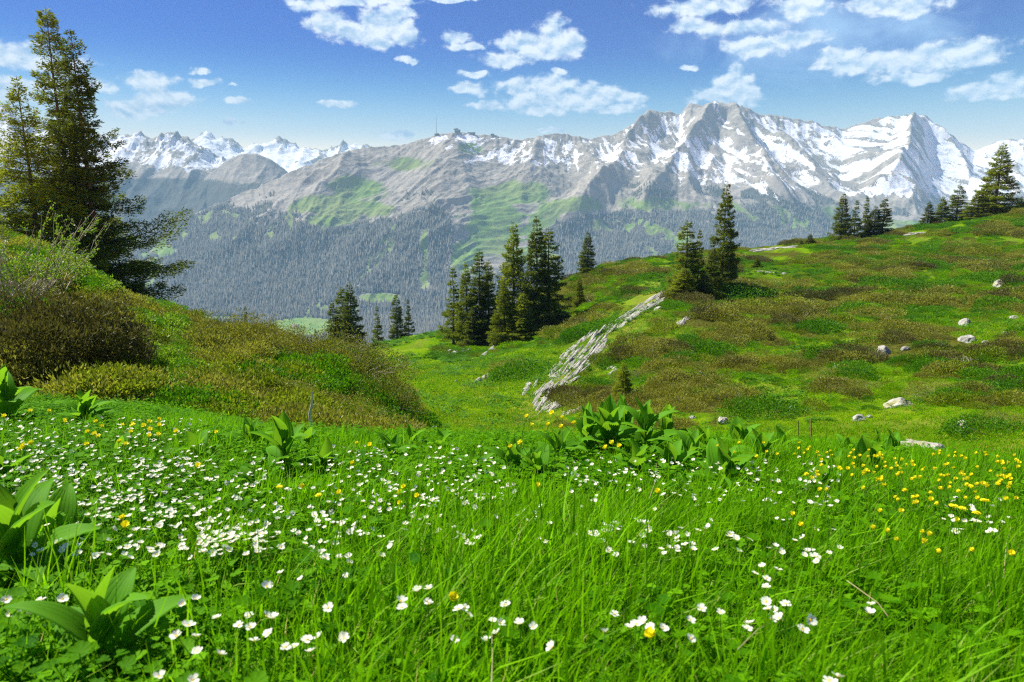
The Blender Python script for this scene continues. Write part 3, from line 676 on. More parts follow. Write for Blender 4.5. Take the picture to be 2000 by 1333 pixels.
# ------------------------------------------------------------------ scatter with geometry nodes (for what nobody could count)
def scatter(name, label, P, rot, scl, idx, protos):
    pc = D.collections.new(name + '_kinds')
    for k, me in enumerate(protos): pc.objects.link(D.objects.new('%s_kind_%02d' % (name, k), me))
    me = D.meshes.new(name); n = len(P)
    me.vertices.add(n); me.vertices.foreach_set('co', np.asarray(P, np.float32).ravel())
    a = me.attributes.new('rot', 'FLOAT_VECTOR', 'POINT'); a.data.foreach_set('vector', np.asarray(rot, np.float32).ravel())
    scl = np.asarray(scl, np.float32)
    if scl.ndim == 1: scl = np.repeat(scl[:, None], 3, 1)
    a = me.attributes.new('scl', 'FLOAT_VECTOR', 'POINT'); a.data.foreach_set('vector', scl.ravel())
    a = me.attributes.new('idx', 'INT', 'POINT'); a.data.foreach_set('value', np.asarray(idx, np.int32))
    o = link(D.objects.new(name, me)); tag(o, label, kind='stuff')
    ng = D.node_groups.new(name, 'GeometryNodeTree')
    ng.interface.new_socket('Geometry', in_out='INPUT', socket_type='NodeSocketGeometry'); ng.interface.new_socket('Geometry', in_out='OUTPUT', socket_type='NodeSocketGeometry')
    N, L = ng.nodes, ng.links
    gi, go = N.new('NodeGroupInput'), N.new('NodeGroupOutput')
    ci = N.new('GeometryNodeCollectionInfo'); ci.inputs['Collection'].default_value = pc; ci.inputs['Separate Children'].default_value = True; ci.inputs['Reset Children'].default_value = True
    ip = N.new('GeometryNodeInstanceOnPoints'); ip.inputs['Pick Instance'].default_value = True
    def na(nm, ty):
        x = N.new('GeometryNodeInputNamedAttribute'); x.data_type = ty; x.inputs['Name'].default_value = nm
        return [s for s in x.outputs if s.enabled and s.name == 'Attribute'][0]
    er = N.new('FunctionNodeEulerToRotation'); L.new(na('rot', 'FLOAT_VECTOR'), er.inputs[0])
    L.new(gi.outputs[0], ip.inputs['Points']); L.new(ci.outputs[0], ip.inputs['Instance']); L.new(na('idx', 'INT'), ip.inputs['Instance Index'])
    L.new(er.outputs[0], ip.inputs['Rotation']); L.new(na('scl', 'FLOAT_VECTOR'), ip.inputs['Scale']); L.new(ip.outputs[0], go.inputs[0])
    md = o.modifiers.new('scatter', 'NODES'); md.node_group = ng
    return o
rng = np.random.default_rng(11)
def wedge(n, y0, y1, amax=.95, power=1.0):
    """random points, even over the ground, in the visible wedge"""
    y = np.sqrt(rng.random(n) ** power * (y1 ** 2 - y0 ** 2) + y0 ** 2); a = rng.uniform(-amax, amax, n)
    return a * y, y
def rotz(n, tilt=.15): return np.stack([rng.normal(0, tilt, n), rng.normal(0, tilt, n), rng.random(n) * 6.283], 1)

# grass tufts
def blades_mesh(name, seed, nb, h, w, spread, mat, lean=(.18, .05), segs=3, dry=.0, curl=.5):
    r = np.random.default_rng(seed); n = nb
    base = np.stack([r.normal(0, spread, n), r.normal(0, spread, n), np.full(n, -.02)], 1)
    az = r.random(n) * 6.283; hh = h * r.uniform(.45, 1.15, n); cu = hh * r.uniform(.1, 1, n) * curl
    d = np.stack([np.cos(az), np.sin(az)], 1) + np.array(lean) * 2
    ww = w * r.uniform(.6, 1.3, n); sx, sy = -np.sin(az + r.normal(0, .6, n)), np.cos(az + r.normal(0, .6, n))
    lv = []
    for k in range(segs + 1):
        f = k / segs; c = base.copy(); c[:, 0] += d[:, 0] * cu * f * f; c[:, 1] += d[:, 1] * cu * f * f; c[:, 2] += hh * (f - .22 * f * f * curl * 2 * .5)
        wk = ww * (1 - f ** 1.6) + .0002
        s = np.stack([sx * wk, sy * wk, 0 * wk], 1)
        lv += [c - s, c + s]
    V = np.stack(lv, 1).reshape(-1, 3); o = np.arange(n)[:, None] * (2 * (segs + 1)); F = np.concatenate([o + [2 * k, 2 * k + 1, 2 * k + 3, 2 * k + 2] for k in range(segs)])
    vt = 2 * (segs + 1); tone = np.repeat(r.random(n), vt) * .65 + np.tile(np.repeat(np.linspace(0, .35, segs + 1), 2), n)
    me = mesh_np(name, V, F, [mat], attrs={'tone': tone, 'dry': np.repeat(r.random(n), vt)})
    return me
def herb_mesh(name, seed, nl, h, size, mat, lobes=5, spread=.06):
    r = np.random.default_rng(seed); parts = []
    for i in range(nl):
        az = r.random() * 6.283; hh = h * r.uniform(.4, 1.1); b0 = np.array([r.normal(0, spread), r.normal(0, spread), -.02])
        d = np.array([math.cos(az), math.sin(az), 0]); q = b0 + d * hh * r.uniform(.2, .7) + [0, 0, hh]
        tv, tf = tube_np([b0, (b0 + q) / 2 - d * .01, q], [.0014, .0012, .001], 3); parts.append((tv, tf, 0, .3))
        s = size * r.uniform(.6, 1.25); tone = r.random(); up = r.uniform(-.1, .35)
        for k in range(lobes):
            a = az + (k - (lobes - 1) / 2) * 2.0 * 1.9 / lobes + r.normal(0, .08); dd = np.array([math.cos(a), math.sin(a), up - .2 * r.random()]); l = s * (1 - .12 * abs(k - (lobes - 1) / 2))
            sd_ = np.array([-math.sin(a), math.cos(a), 0]); wv = l * .30
            v = np.array([q, q + dd * l * .45 + sd_ * wv * .6, q + dd * l * .8 + sd_ * wv + [0, 0, .05 * l], q + dd * l, q + dd * l * .8 - sd_ * wv + [0, 0, .05 * l], q + dd * l * .45 - sd_ * wv * .6, q + dd * l * .7 - [0, 0, .06 * l]])
            f = np.array([(0, 1, 6), (1, 2, 6), (2, 3, 6), (3, 4, 6), (4, 5, 6), (5, 0, 6)]); parts.append((v, f, 0, tone))
    V, F, mi, tn = merge(parts)
    return mesh_np(name, V, F, [mat], mi, attrs={'tone': tn, 'dry': tn * 0})

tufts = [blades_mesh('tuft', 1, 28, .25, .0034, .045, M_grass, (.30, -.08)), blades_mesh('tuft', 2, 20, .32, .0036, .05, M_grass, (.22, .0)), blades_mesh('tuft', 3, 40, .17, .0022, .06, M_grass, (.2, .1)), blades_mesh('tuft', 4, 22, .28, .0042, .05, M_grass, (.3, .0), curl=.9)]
herbs = [herb_mesh('herb', 5, 22, .12, .024, M_herb, 5, .07), herb_mesh('herb', 6, 26, .10, .020, M_herb, 3, .07), herb_mesh('herb', 7, 14, .13, .027, M_herb, 5), herb_mesh('herb', 8, 26, .08, .016, M_herb, 3, .08)]
x, y = wedge(39000, 1.0, 8.2, 1.5)
px, py = topx(x, y, ground(x, y))
gn = fbm(x / .9, y / .9, 15, 3)
# more blades to the lower right, more herbs to the left
pb = np.clip(.38 + (px - 900) / 3400 + (gn - .5) * 1.4, .25, .95)
isb = rng.random(len(x)) < pb
keep = (y < 6.9) | (rng.random(len(x)) < .6)
x, y, isb, gn = x[keep], y[keep], isb[keep], gn[keep]
z = ground(x, y)
b = isb; n = b.sum()
hs = np.clip(np.interp(y[b], [1, 2, 4, 5.5, 8], [.85, .92, .72, .42, .36]) * (.55 + gn[b] * .9), .3, 1.3)
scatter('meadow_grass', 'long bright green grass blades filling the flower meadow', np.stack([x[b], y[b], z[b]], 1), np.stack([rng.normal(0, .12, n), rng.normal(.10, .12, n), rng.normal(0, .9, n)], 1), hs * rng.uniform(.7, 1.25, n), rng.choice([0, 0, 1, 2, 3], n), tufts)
h_ = ~isb; n = h_.sum()
scatter('meadow_herbs', 'low lobed green herb leaves growing between the grass', np.stack([x[h_], y[h_], z[h_]], 1), rotz(n, .15), rng.uniform(.6, 1.25, n) * np.interp(y[h_], [1, 3.5, 5.5, 8], [1, .95, .7, .55]), rng.choice(4, n), herbs)

# short pasture on the slopes and in the bowl
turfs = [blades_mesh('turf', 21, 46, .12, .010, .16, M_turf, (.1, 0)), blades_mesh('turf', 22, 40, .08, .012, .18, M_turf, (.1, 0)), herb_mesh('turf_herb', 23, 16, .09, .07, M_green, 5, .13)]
x, y = wedge(52000, 7.5, 60, 1.0, 1.55)
px, py = topx(x, y, ground(x, y)); hmv, hgv = heath_mask(x, y, px, py)
keep = (hmv < .6) ; x, y = x[keep], y[keep]; n = len(x); z = ground(x, y)
tn_ = fbm(x / 2.5, y / 2.5, 63, 3)
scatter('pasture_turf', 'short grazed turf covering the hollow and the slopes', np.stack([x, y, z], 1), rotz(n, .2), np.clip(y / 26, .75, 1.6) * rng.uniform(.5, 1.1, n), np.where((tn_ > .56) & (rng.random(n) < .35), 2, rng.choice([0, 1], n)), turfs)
# darker leafy specks over the far part of the hollow
leafk = [herb_mesh('leafy', 24, 20, .16, .12, M_green, 3, .16)]
x, y = wedge(7000, 18, 95, .5); px, py = topx(x, y, ground(x, y)); hmv, _ = heath_mask(x, y, px, py)
keep = (hmv < .4) & (fbm(x / 7, y / 7, 88, 3) > .47) & (px > 690) & (px < 1800); x, y = x[keep], y[keep]; n = len(x)
scatter('pasture_herbs', 'small leafy herbs dotted over the green hollow', np.stack([x, y, ground(x, y)], 1), rotz(n, .1), rng.uniform(.5, 1.3, n) * np.clip(y / 45, .6, 1.6), np.zeros(n), leafk)

# heath: dwarf shrubs
hk = [shrub_mesh('heath', 31, 3200, .042, .009, M_heath, .5, .5, .34, .35, 14), shrub_mesh('heath', 32, 3200, .040, .008, M_heath, .6, .5, .28, .4, 12), shrub_mesh('heath', 33, 3000, .044, .010, M_heathg, .55, .5, .30, .35, 4), shrub_mesh('heath', 34, 3000, .044, .010, M_green, .55, .55, .30, .3, 0)]
x1, y1 = wedge(5200, 7.8, 34, 1.0, 1.3); x2, y2 = wedge(9500, 16, 128, .95, 1.1)
x = np.concatenate([x1, x2]); y = np.concatenate([y1, y2]); z = ground(x, y)
px, py = topx(x, y, z); hmv, hgv = heath_mask(x, y, px, py)
CLEAR = [(1812, 884, 104, 30), (1880, 846, 30, 34), (1757, 796, 56, 20), (1678, 823, 27, 15), (1698, 817, 13, 7), (1548, 803, 27, 14), (1576, 803, 14, 6), (1412, 828, 31, 15), (1352, 819, 15, 6), (1727, 694, 32, 34), (1768, 684, 18, 8), (1792, 687, 10, 4), (1887, 638, 24, 18), (1894, 668, 34, 14), (1964, 655, 15, 8), (1925, 671, 16, 5), (1889, 708, 42, 12), (1950, 560, 24, 14), (1982, 623, 22, 6), (1636, 720, 24, 10), (1604, 742, 12, 6), (1836, 785, 18, 6), (1560, 866, 60, 14), (1622, 873, 44, 11), (832, 838, 24, 10), (891, 747, 8, 5), (935, 745, 12, 8), (1240, 792, 12, 6), (1110, 812, 60, 14), (1500, 540, 60, 10), (1515, 492, 100, 10), (1792, 460, 40, 6), (1335, 642, 34, 22), (1100, 700, 60, 30)]
for bx, by, bw, bh in CLEAR: hmv = np.where(((px - bx) / (bw * .62 + 7)) ** 2 + ((py - by + bh * .2 - 5) / (bh * .7 + 9)) ** 2 < 1, 0, hmv)
keep = hmv > .45; x, y, z, hgv, px = x[keep], y[keep], z[keep], hgv[keep], px[keep]; n = len(x)
hg2 = hgv + (fbm(x / 1.5, y / 1.5, 44, 3) - .5) * .25 - np.where(px < 430, -.06, np.where(px < 800, .02, 0))
kind = np.where(hg2 > .57, 3, np.where(hg2 > .50, 2, rng.choice([0, 1], n)))
dk_ = (rng.random(n) < .05) & (px > 1080); kind = np.where(dk_, 4, kind); hk.append(shrub_mesh('heath', 36, 3600, .045, .009, M_juniper, .55, .55, .42, .35, 6))
sc = np.clip(y / 24, .85, 2.6) * np.where(dk_, 1.25, .5 + 1.3 * rng.random(n) ** 2.2)
scatter('dwarf_shrub_heath', 'brown and olive dwarf shrubs covering both slopes', np.stack([x, y, z - .06 * sc], 1), rotz(n, .12), np.stack([sc, sc, sc * np.clip(1.1 - y / 160, .6, 1) * np.where(y > 30, 1.1, 1.05)], 1), kind, hk)
print('heath', n)
# low green tussocks and bilberry between the heath patches
x, y = wedge(15000, 18, 128, .95, 1.15); z = ground(x, y); px, py = topx(x, y, z); hmv, hgv = heath_mask(x, y, px, py)
for bx, by, bw, bh in CLEAR: hmv = np.where(((px - bx) / (bw * .62 + 7)) ** 2 + ((py - by + bh * .2 - 5) / (bh * .7 + 9)) ** 2 < 1, 1, hmv)
keep = (hmv < .46) & (px > 1060) & (py < 800) & ~((np.abs(py - (800 - (px - 1040) * .9)) < 60) & (px < 1310)) | ((px > 860) & (px < 1110) & (hmv < .3) & (y > 62))
x, y, z = x[keep], y[keep], z[keep]; n = len(x); sc = np.clip(y / 30, .7, 2.2) * rng.uniform(.45, 1.0, n)
t_ = fbm(x / 3, y / 4, 145, 3)
scatter('green_tussocks', 'low green tussocks and bilberry between the brown heath patches', np.stack([x, y, z - .05 * sc], 1), rotz(n, .15), np.stack([sc, sc, sc * .7], 1), np.where(t_ > .54, 3, np.where(rng.random(n) < .55, 2, 4)), hk[:4] + [shrub_mesh('heath', 35, 2600, .07, .010, M_turf, .6, .6, .26, .4, 0, up=1.2)])

# ================================================================== things
# ------------------------------------------------------------------ spruces
SPR = []
PR = [(0, .8), (.08, 1.0), (.3, .82), (.6, .50), (.85, .20), (1, .03)]
def prr(r, p=PR): return [(a, b * r) for a, b in p]
PRN = [(0, .7), (.15, 1.0), (.5, .75), (.8, .38), (1, .03)]
SPR.append(spruce_mesh('spruce', 1, 12, prr(2.2), 150, 24000, .24, .036, trunk_r=.20))
SPR.append(spruce_mesh('spruce', 2, 12, prr(1.6, PRN), 150, 20000, .23, .034, trunk_r=.18, gap=.15))
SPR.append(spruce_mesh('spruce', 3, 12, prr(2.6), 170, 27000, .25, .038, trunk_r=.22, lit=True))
SPR.append(spruce_mesh('spruce', 4, 10, prr(1.5, [(0, .9), (.1, 1), (.4, .8), (.6, .42), (.8, .3), (1, .03)]), 90, 12000, .22, .033, trunk_r=.14, gap=.3))
HGT = [12, 12, 12, 10]; RAD = [2.2, 1.6, 2.6, 1.5]
PRBIG = [(0, 4.2), (.1, 4.4), (.25, 4.1), (.38, 3.5), (.52, 2.7), (.66, 2.2), (.78, 1.7), (.88, 1.1), (.95, .6), (1, .08)]
# the three tall spruces at the left
def big_tree(seed, px, base, top, Y, prof, nb, nt, label, lit=False, extra=(), tr=.3, gap=.25, rz=0.0):
    p = at(px, base, Y); p.z = float(ground(p.x, Y)) - .1
    H = at(px, top, Y).z - p.z
    m = spruce_mesh('tall_spruce', seed, H, prof, nb, nt, .21, .030, trunk_r=tr, lit=lit, gap=gap, bare=.03, extra=extra)
    return put_tree(m, p, 0, 1, 1, label)
# long lower boughs that reach out to the right: (height fraction, azimuth, length, slope, tip)
exR = [(.345, .05, 5.3, -.10, .46), (.335, -.2, 5.0, -.06, .42), (.255, .0, 5.2, -.12, .22), (.245, .4, 4.6, -.2, .3), (.17, -.1, 4.9, -.14, .30), (.10, .0, 5.6, -.24, .24), (.09, .4, 5.4, -.2, .2), (.06, -.2, 5.8, -.2, .2), (.05, .2, 5.0, -.2, .24)]
exL = [(.30, 3.1, 4.6, .16, -.02), (.36, 3.3, 4.4, .10, .04), (.42, 3.0, 3.9, .12, .03), (.18, 3.2, 5.2, .05, .05), (.24, 2.8, 5.0, .08, .05)]
T1 = [(0, 4.0), (.15, 4.0), (.3, 3.5), (.42, 2.8), (.52, 2.1), (.64, 1.5), (.76, 1.1), (.86, .95), (.93, .65), (.97, .4), (1, .05)]
T2 = [(0, 3.9), (.12, 3.8), (.25, 3.3), (.38, 2.9), (.5, 2.4), (.62, 1.9), (.74, 1.3), (.85, .9), (.93, .55), (1, .05)]
T3 = [(0, 3.6), (.2, 3.9), (.4, 3.3), (.6, 2.4), (.75, 1.4), (.88, .6), (1, .05)]
big_tree(101, 168, 655, 16, 43, T1, 320, 92000, 'tallest of the three ragged spruces, its thin tip highest of all trees', gap=.35, tr=.33)
big_tree(102, 208, 655, 58, 41.5, T2, 300, 80000, 'spruce with long upturned boughs reaching right, beside the tallest one', extra=exR, gap=.3, tr=.3)
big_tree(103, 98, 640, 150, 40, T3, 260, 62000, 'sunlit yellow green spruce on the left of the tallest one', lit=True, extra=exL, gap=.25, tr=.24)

# (px, base, top, half width px, distance, kind, rz, label, group)
TREES = [
 (688, 676, 552, 30, 84, 0, .3, 'dense spruce in front of the narrower one, where the hollow meets the shrub mound', None),
 (672, 674, 560, 24, 86, 1, 1.3, 'spruce just behind the dense one at the mouth of the hollow', None),
 (653, 672, 588, 17, 85, 1, 2.3, 'shorter spruce on the left side of the dense one beside the shrub mound', None),
 (617, 668, 642, 9, 80, 3, .3, 'tip of a small spruce peeping over the shrub mound', None),
 (738, 664, 597, 12, 95, 3, .9, 'thin lone spruce on the rim of the hollow, apart from its neighbours', None),
 (776, 660, 573, 15, 94, 1, 1.9, 'fuller one of the spruces standing in the middle of the hollow rim', None),
 (799, 660, 583, 11, 95, 3, 2.9, 'bare thin spruce right beside the fuller one on the hollow rim', None),
 (342, 640, 597, 13, 60, 0, 2.1, 'small dark spruce behind the ridge of the shrubby slope', None),
 (328, 640, 603, 9, 62, 3, .1, 'sparse spruce tip left of the small dark one behind the slope', None),
 (887, 682, 522, 26, 76, 3, .5, 'outermost spruce on the left end of the dark tree group above the rocks', None),
 (912, 688, 511, 28, 74, 0, 1.5, 'second spruce from the left in the dark tree group above the rocks', None),
 (938, 694, 486, 30, 73, 1, 2.5, 'taller slim spruce in the left half of the dark tree group', None),
 (955, 688, 507, 24, 74, 1, 3.5, 'spruce close behind the taller slim one in the dark tree group', None),
 (925, 696, 600, 28, 72, 0, 4.5, 'low bushy spruce at the foot of the left half of the tree group', None),
 (1003, 680, 433, 46, 72, 2, .2, 'broad sunlit spruce in the middle of the dark tree group', None),
 (1047, 672, 421, 42, 70, 0, 1.2, 'tallest spruce of the dark tree group beside the broad sunlit one', None),
 (1070, 664, 446, 38, 71, 1, 2.2, 'spruce on the right end of the dark tree group', None),
 (985, 692, 545, 34, 69, 2, 3.2, 'low yellow green spruce in front of the broad sunlit one', None),
 (1020, 690, 570, 32, 68, 2, 4.2, 'low spruce with drooping skirts near the foot of the tree group', None),
 (1147, 540, 452, 21, 99, 0, .7, 'slim lone spruce on the crest left of the bare grassy skyline', None),
 (1131, 602, 538, 13, 76, 2, 1.7, 'small light green spruce on the slope below the lone crest spruce', None),
 (1145, 604, 588, 8, 75, 2, 2.7, 'knee high spruce beside the small light green one', None),
 (1232, 592, 556, 9, 74, 3, 3.7, 'thin pale sapling on the open slope right of the tree group', None),
 (1335, 606, 430, 32, 62, 1, .9, 'left spruce of the group above the white rock ledges', None),
 (1360, 600, 448, 18, 63, 3, 1.9, 'narrow spruce squeezed between its two taller neighbours above the ledges', None),
 (1408, 562, 353, 34, 66, 0, 2.9, 'tall layered spruce with clear tiers, highest on the right slope', None),
 (1386, 590, 468, 17, 64, 3, 3.9, 'short thin spruce at the left foot of the tall layered one', None),
 (1332, 616, 522, 34, 60, 2, 4.9, 'low bushy yellow green spruce in front of the group above the ledges', None),
 (1372, 600, 530, 26, 61, 0, 5.2, 'low dark spruce filling the foot of the group above the ledges', None),
 (1478, 530, 502, 11, 88, 2, .5, 'little young spruce on the heath right of the tall layered one', None),
 (1581, 482, 457, 11, 112, 0, 1.5, 'small spruce on the skyline beside the flat pale rock', None),
 (1564, 484, 469, 7, 112, 0, 2.5, 'tiny spruce tip next to the small skyline spruce', None),
 (1640, 470, 376, 21, 114, 0, 3.5, 'first and tallest spruce of the five on the middle skyline', None),
 (1667, 467, 390, 13, 115, 3, 4.5, 'second spruce of the five on the middle skyline, thin crowned', None),
 (1687, 464, 383, 13, 116, 3, 5.5, 'third spruce of the five on the middle skyline, with sparse tip', None),
 (1722, 462, 386, 17, 115, 1, .4, 'fourth spruce of the five on the middle skyline, with the sharp tip', None),
 (1705, 464, 402, 22, 115, 0, 1.4, 'broad low spruce before the fourth of the five on the middle skyline', None),
 (1810, 447, 393, 15, 119, 0, 2.4, 'small spruce at the low end of the high right skyline group', None),
 (1836, 443, 383, 18, 119, 2, 3.4, 'second spruce of the high right skyline group, rounder and paler', None),
 (1866, 438, 360, 18, 119, 1, 4.4, 'dark slim spruce left of the great one on the high right skyline', None),
 (1940, 428, 279, 40, 116, 2, 5.4, 'great broad spruce towering over the high right skyline', None),
 (1906, 434, 372, 28, 115, 0, .8, 'low spruce leaning against the great one on the high right skyline', None),
 (1993, 408, 384, 8, 119, 3, 1.8, 'tiny spruce by the right edge on the high skyline', None),
 (1216, 797, 706, 27, 27.5, 2, 2.8, 'small bushy dark spruce standing alone below the white rock ledges', None),
 (482, 640, 598, 9, 19.5, 3, 3.8, 'yellow green spruce sapling poking out of the shrub mound crest', None)]
YG = sprite = None
for px, base, top, hw, Y, kd, rz, label, grp in TREES:
    p = at(px, base, Y); gz = float(ground(p.x, Y)); p.z = min(gz, p.z + 3) - .1 if gz > p.z - 4 else p.z
    p.z = gz - .1
    H = at(px, top, Y).z - p.z
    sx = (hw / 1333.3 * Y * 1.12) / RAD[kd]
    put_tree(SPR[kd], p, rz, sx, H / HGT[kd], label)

# ------------------------------------------------------------------ shrubs that stand out one by one
def shrub(px, py, ymin, mesh, sx, sz, label, cat='shrub', name='shrub', rz=0.0, sy=None, h=0.0, Y=None):
    p = hit(px, py, ymin) if Y is None else Vector((AS(px, py)[0] * Y, Y, float(ground(AS(px, py)[0] * Y, Y))))
    o = link(D.objects.new(name, mesh)); o.location = p + Vector((0, 0, h)); o.rotation_euler = (0, 0, rz); o.scale = (sx, sy or sx, sz)
    return tag(o, label, cat)
JUN = shrub_mesh('juniper', 51, 44000, .05, .008, M_juniper, 1, 1, .72, .45, 30, up=.35, depth=.55, twig_mat=M_bark, twr=.012)
HB = [shrub_mesh('heath_bush', 52 + k, 9000, .032, .007, M_heath, 1, 1, .62, .4, 30, up=.5, depth=.4, twr=.006) for k in range(2)]
GB = [shrub_mesh('green_bush', 56 + k, 6500, .055, .015, M_green, 1, 1, .6, .35, 12, up=.7, depth=.45, twr=.006) for k in range(2)]
shrub(95, 752, 7.5, JUN, 1.2, 1.5, 'large dark conifer shrub mounded low at the left edge below the spruces', name='conifer_shrub', h=-.1, Y=9.2)
for px, py, Y, s, sz, k, rz, lab in [
    (400, 800, 9.6, .62, .62, 0, .3, 'brown dwarf shrub rounding out beside the grassy path in the lower left'),
    (300, 690, 12, .6, .55, 1, 1.3, 'olive bush halfway up the left slope next to the bright green patch'),
    (455, 680, 15.5, 1.1, .95, 0, 2.3, 'rounded olive bush on the crest of the shrub mound, left hump'),
    (525, 690, 15.5, 1.0, .85, 1, .9, 'rounded bush between the two humps of the shrub mound crest'),
    (620, 705, 15.2, 1.25, 1.0, 1, 3.3, 'dark domed bush on top of the shrub mound, right hump'),
    (690, 745, 14.6, 1.2, 1.0, 0, 4.3, 'dark brown bush falling away towards the hollow on the mound'),
    (735, 805, 13.2, .85, .95, 1, 5.3, 'lowest bush of the mound, just above the grey rock face'),
    (545, 815, 10.8, .8, .62, 1, 5.9, 'pale brown bush low on the mound left of the white stick'),
    (655, 835, 10.8, .8, .65, 0, 5.1, 'pale brown bush low on the mound right of the white stick')]:
    shrub(px, py, 7.5, HB[k], s * 1.1, sz * 1.35, lab, rz=rz, Y=Y, h=-.12)
for px, py, ymin, s, sz, kk, rz, lab in [
    (1500, 812, 14, 1.35, 1.25, 'g', .2, 'bright green domed bush standing on the grass edge between two pale boulders'),
    (1030, 738, 30, 2.6, 2.2, 'g', 1.2, 'wide green alder bush at the foot of the slope below the tree group'),
    (1000, 728, 30, 2.0, 1.9, 'h', 2.2, 'brown bush on the left flank of the wide green alder bush'),
    (1440, 575, 40, 3.4, 2.4, 'g', 3.2, 'soft green willow bush right below the tall layered spruce'),
    (1500, 560, 40, 3.2, 2.2, 'h', 4.2, 'olive bush in the shade right of the willow bush under the layered spruce'),
    (1940, 850, 11, 1.0, .75, 'g', 5.2, 'mixed green bush by the right edge beside the grey upright boulder'),
    (1980, 835, 12, .9, .7, 'h', 1.2, 'brown bush behind the mixed green one at the right edge'),
    (1300, 690, 30, 1.9, 1.3, 'h', .4, 'big brown bush on the slope to the right of the white ledges'),
    (1250, 740, 24, 1.4, 1.0, 'h', 1.4, 'brown bush between the small dark spruce and the slope heath'),
    (1230, 800, 20, 1.0, .5, 'h', 1.9, 'low brown bush round the foot of the small dark spruce'),
    (1565, 705, 24, 1.4, .95, 'h', 2.4, 'reddish brown heath bush in the middle of the right slope'),
    (1640, 735, 20, 1.4, .9, 'h', 3.4, 'brown heath bush below the split pale boulder'),
    (1680, 765, 18, 1.2, .8, 'h', 4.4, 'low brown heath bush above the flat boulder on the grass edge'),
    (1840, 770, 16, 1.2, .8, 'h', 5.4, 'brown heath bush under the low mossy boulder at right'),
    (1780, 650, 26, 1.6, .8, 'g', .6, 'green bush on the slope left of the two white boulders'),
    (1400, 770, 20, 1.4, .9, 'h', 1.6, 'dark heath bush left of the bright green domed bush'),
    (1350, 805, 18, 1.0, .7, 'h', 2.6, 'small heath bush above the lowest pale boulders')]:
    shrub(px, py, ymin, (GB if kk == 'g' else HB)[int(rz * 10) % 2], s, sz, lab, rz=rz, h=-.15 * s)
# willow at the left edge: pale bare twigs with fresh leaves
def willow():
    p = hit(20, 600, 9); e = empty('willow_bush', p); tag(e, 'pale twigged willow bush with fresh yellow green leaves at the left edge', 'shrub')
    r = np.random.default_rng(8); parts = []; lp, ld = [], []
    for k in range(90):
        b0 = np.array([r.normal(0, .35), r.normal(0, .3), -.1]); az = r.random() * 6.283; l = r.uniform(1.0, 2.3)
        d = np.array([math.cos(az) * .8 + .15, math.sin(az) * .6, r.uniform(.5, 1.1)]); d /= np.linalg.norm(d)
        pts = [b0 + d * l * t + np.array([0, 0, .25 * t * t]) * l * .5 + r.normal(0, .03, 3) for t in np.linspace(0, 1, 6)]
        tv, tf = tube_np(pts, np.linspace(.012, .003, 6), 3); parts.append((tv, tf, 0, .5))
        for q in range(3):
            s0 = pts[r.integers(2, 5)]; dd = d + r.normal(0, .5, 3); dd /= np.linalg.norm(dd); s1 = s0 + dd * r.uniform(.2, .6)
            tv, tf = tube_np([s0, s1], [.005, .002], 3); parts.append((tv, tf, 0, .5))
            for _ in range(26): lp.append(s0 + (s1 - s0) * r.random() + r.normal(0, .025, 3)); ld.append(dd + r.normal(0, .5, 3))
    V, F, mi, tn = merge(parts)
    link(D.objects.new('branches', mesh_np('branches', V, F, [M_twig], mi)), e)
    lp = np.array(lp); keep = lp[:, 2] > .55; lp = lp[keep]; ld = np.array(ld)[keep]
    V, F = quads_from(lp, ld, r.uniform(.035, .07, len(lp)), .014, r)
    link(D.objects.new('leaves', mesh_np('leaves', V, F, [M_willow], attrs={'tone': np.repeat(r.random(len(lp)), 4)})), e)
willow()
# bright green bilberry and alder scrub, uncountable, along the left crest and on the slope
def green_cover():
    r = np.random.default_rng(77)
    P, S = [], []
    for cx, cy, rx, ry, n, y0 in [(250, 700, 75, 55, 260, 8), (330, 720, 60, 40, 160, 8), (120, 545, 50, 22, 90, 10), (180, 575, 45, 14, 80, 10), (60, 500, 40, 30, 80, 9), (30, 540, 30, 30, 50, 9), (280, 640, 60, 14, 60, 9), (420, 815, 60, 25, 60, 8), (300, 770, 60, 30, 120, 8)]:
        for _ in range(n // 2):
            p = hit(cx + r.normal(0, .5) * rx, cy + r.normal(0, .5) * ry, y0); P.append(p); S.append(r.uniform(.22, .5) * (p.y / 12))
    P = np.array(P); n = len(P); S = np.array(S)
    scatter('green_undergrowth', 'bright green leafy undergrowth in patches on the left slope', P, rotz(n, .2), np.stack([S, S, S * .9], 1), r.choice([0, 1], n), [GB[0], herbs_big])
herbs_big = shrub_mesh('under', 61, 3000, .09, .03, M_willow, 1, 1, .55, .4, 0, up=.8, depth=.6)
green_cover()

# ------------------------------------------------------------------ rocks
def rock_mesh(name, seed, ax, mat, rough=.22, cuts=3, flat=.0, strata=0.0):
    import bmesh
    bm = bmesh.new(); bmesh.ops.create_icosphere(bm, subdivisions=cuts, radius=1)
    r = np.random.default_rng(seed); co = np.array([v.co[:] for v in bm.verts])
    # plane cuts give facets
    for k in range(14):
        n = r.normal(size=3); n /= np.linalg.norm(n); dd = r.uniform(.62, .9); s = co @ n; over = np.clip(s - dd, 0, None); co = co - over[:, None] * n * .92
    nn = fbm(co[:, 0] * 2 + seed, co[:, 1] * 2 + co[:, 2] * 1.7, seed, 4, .6) - .5
    co = co * (1 + rough * nn[:, None] * 1.6)
    if strata: co[:, :2] *= (1 + strata * np.sign(np.sin(co[:, 2] * 14)) * .5)[:, None]
    co = co * np.array(ax)
    for v, c in zip(bm.verts, co): v.co = c
    me = D.meshes.new(name); bm.to_mesh(me); bm.free(); me.materials.append(mat); return me
BO = [rock_mesh('boulder', 200 + k, (1, .8, .62), M_rock, .3, 4) for k in range(5)]
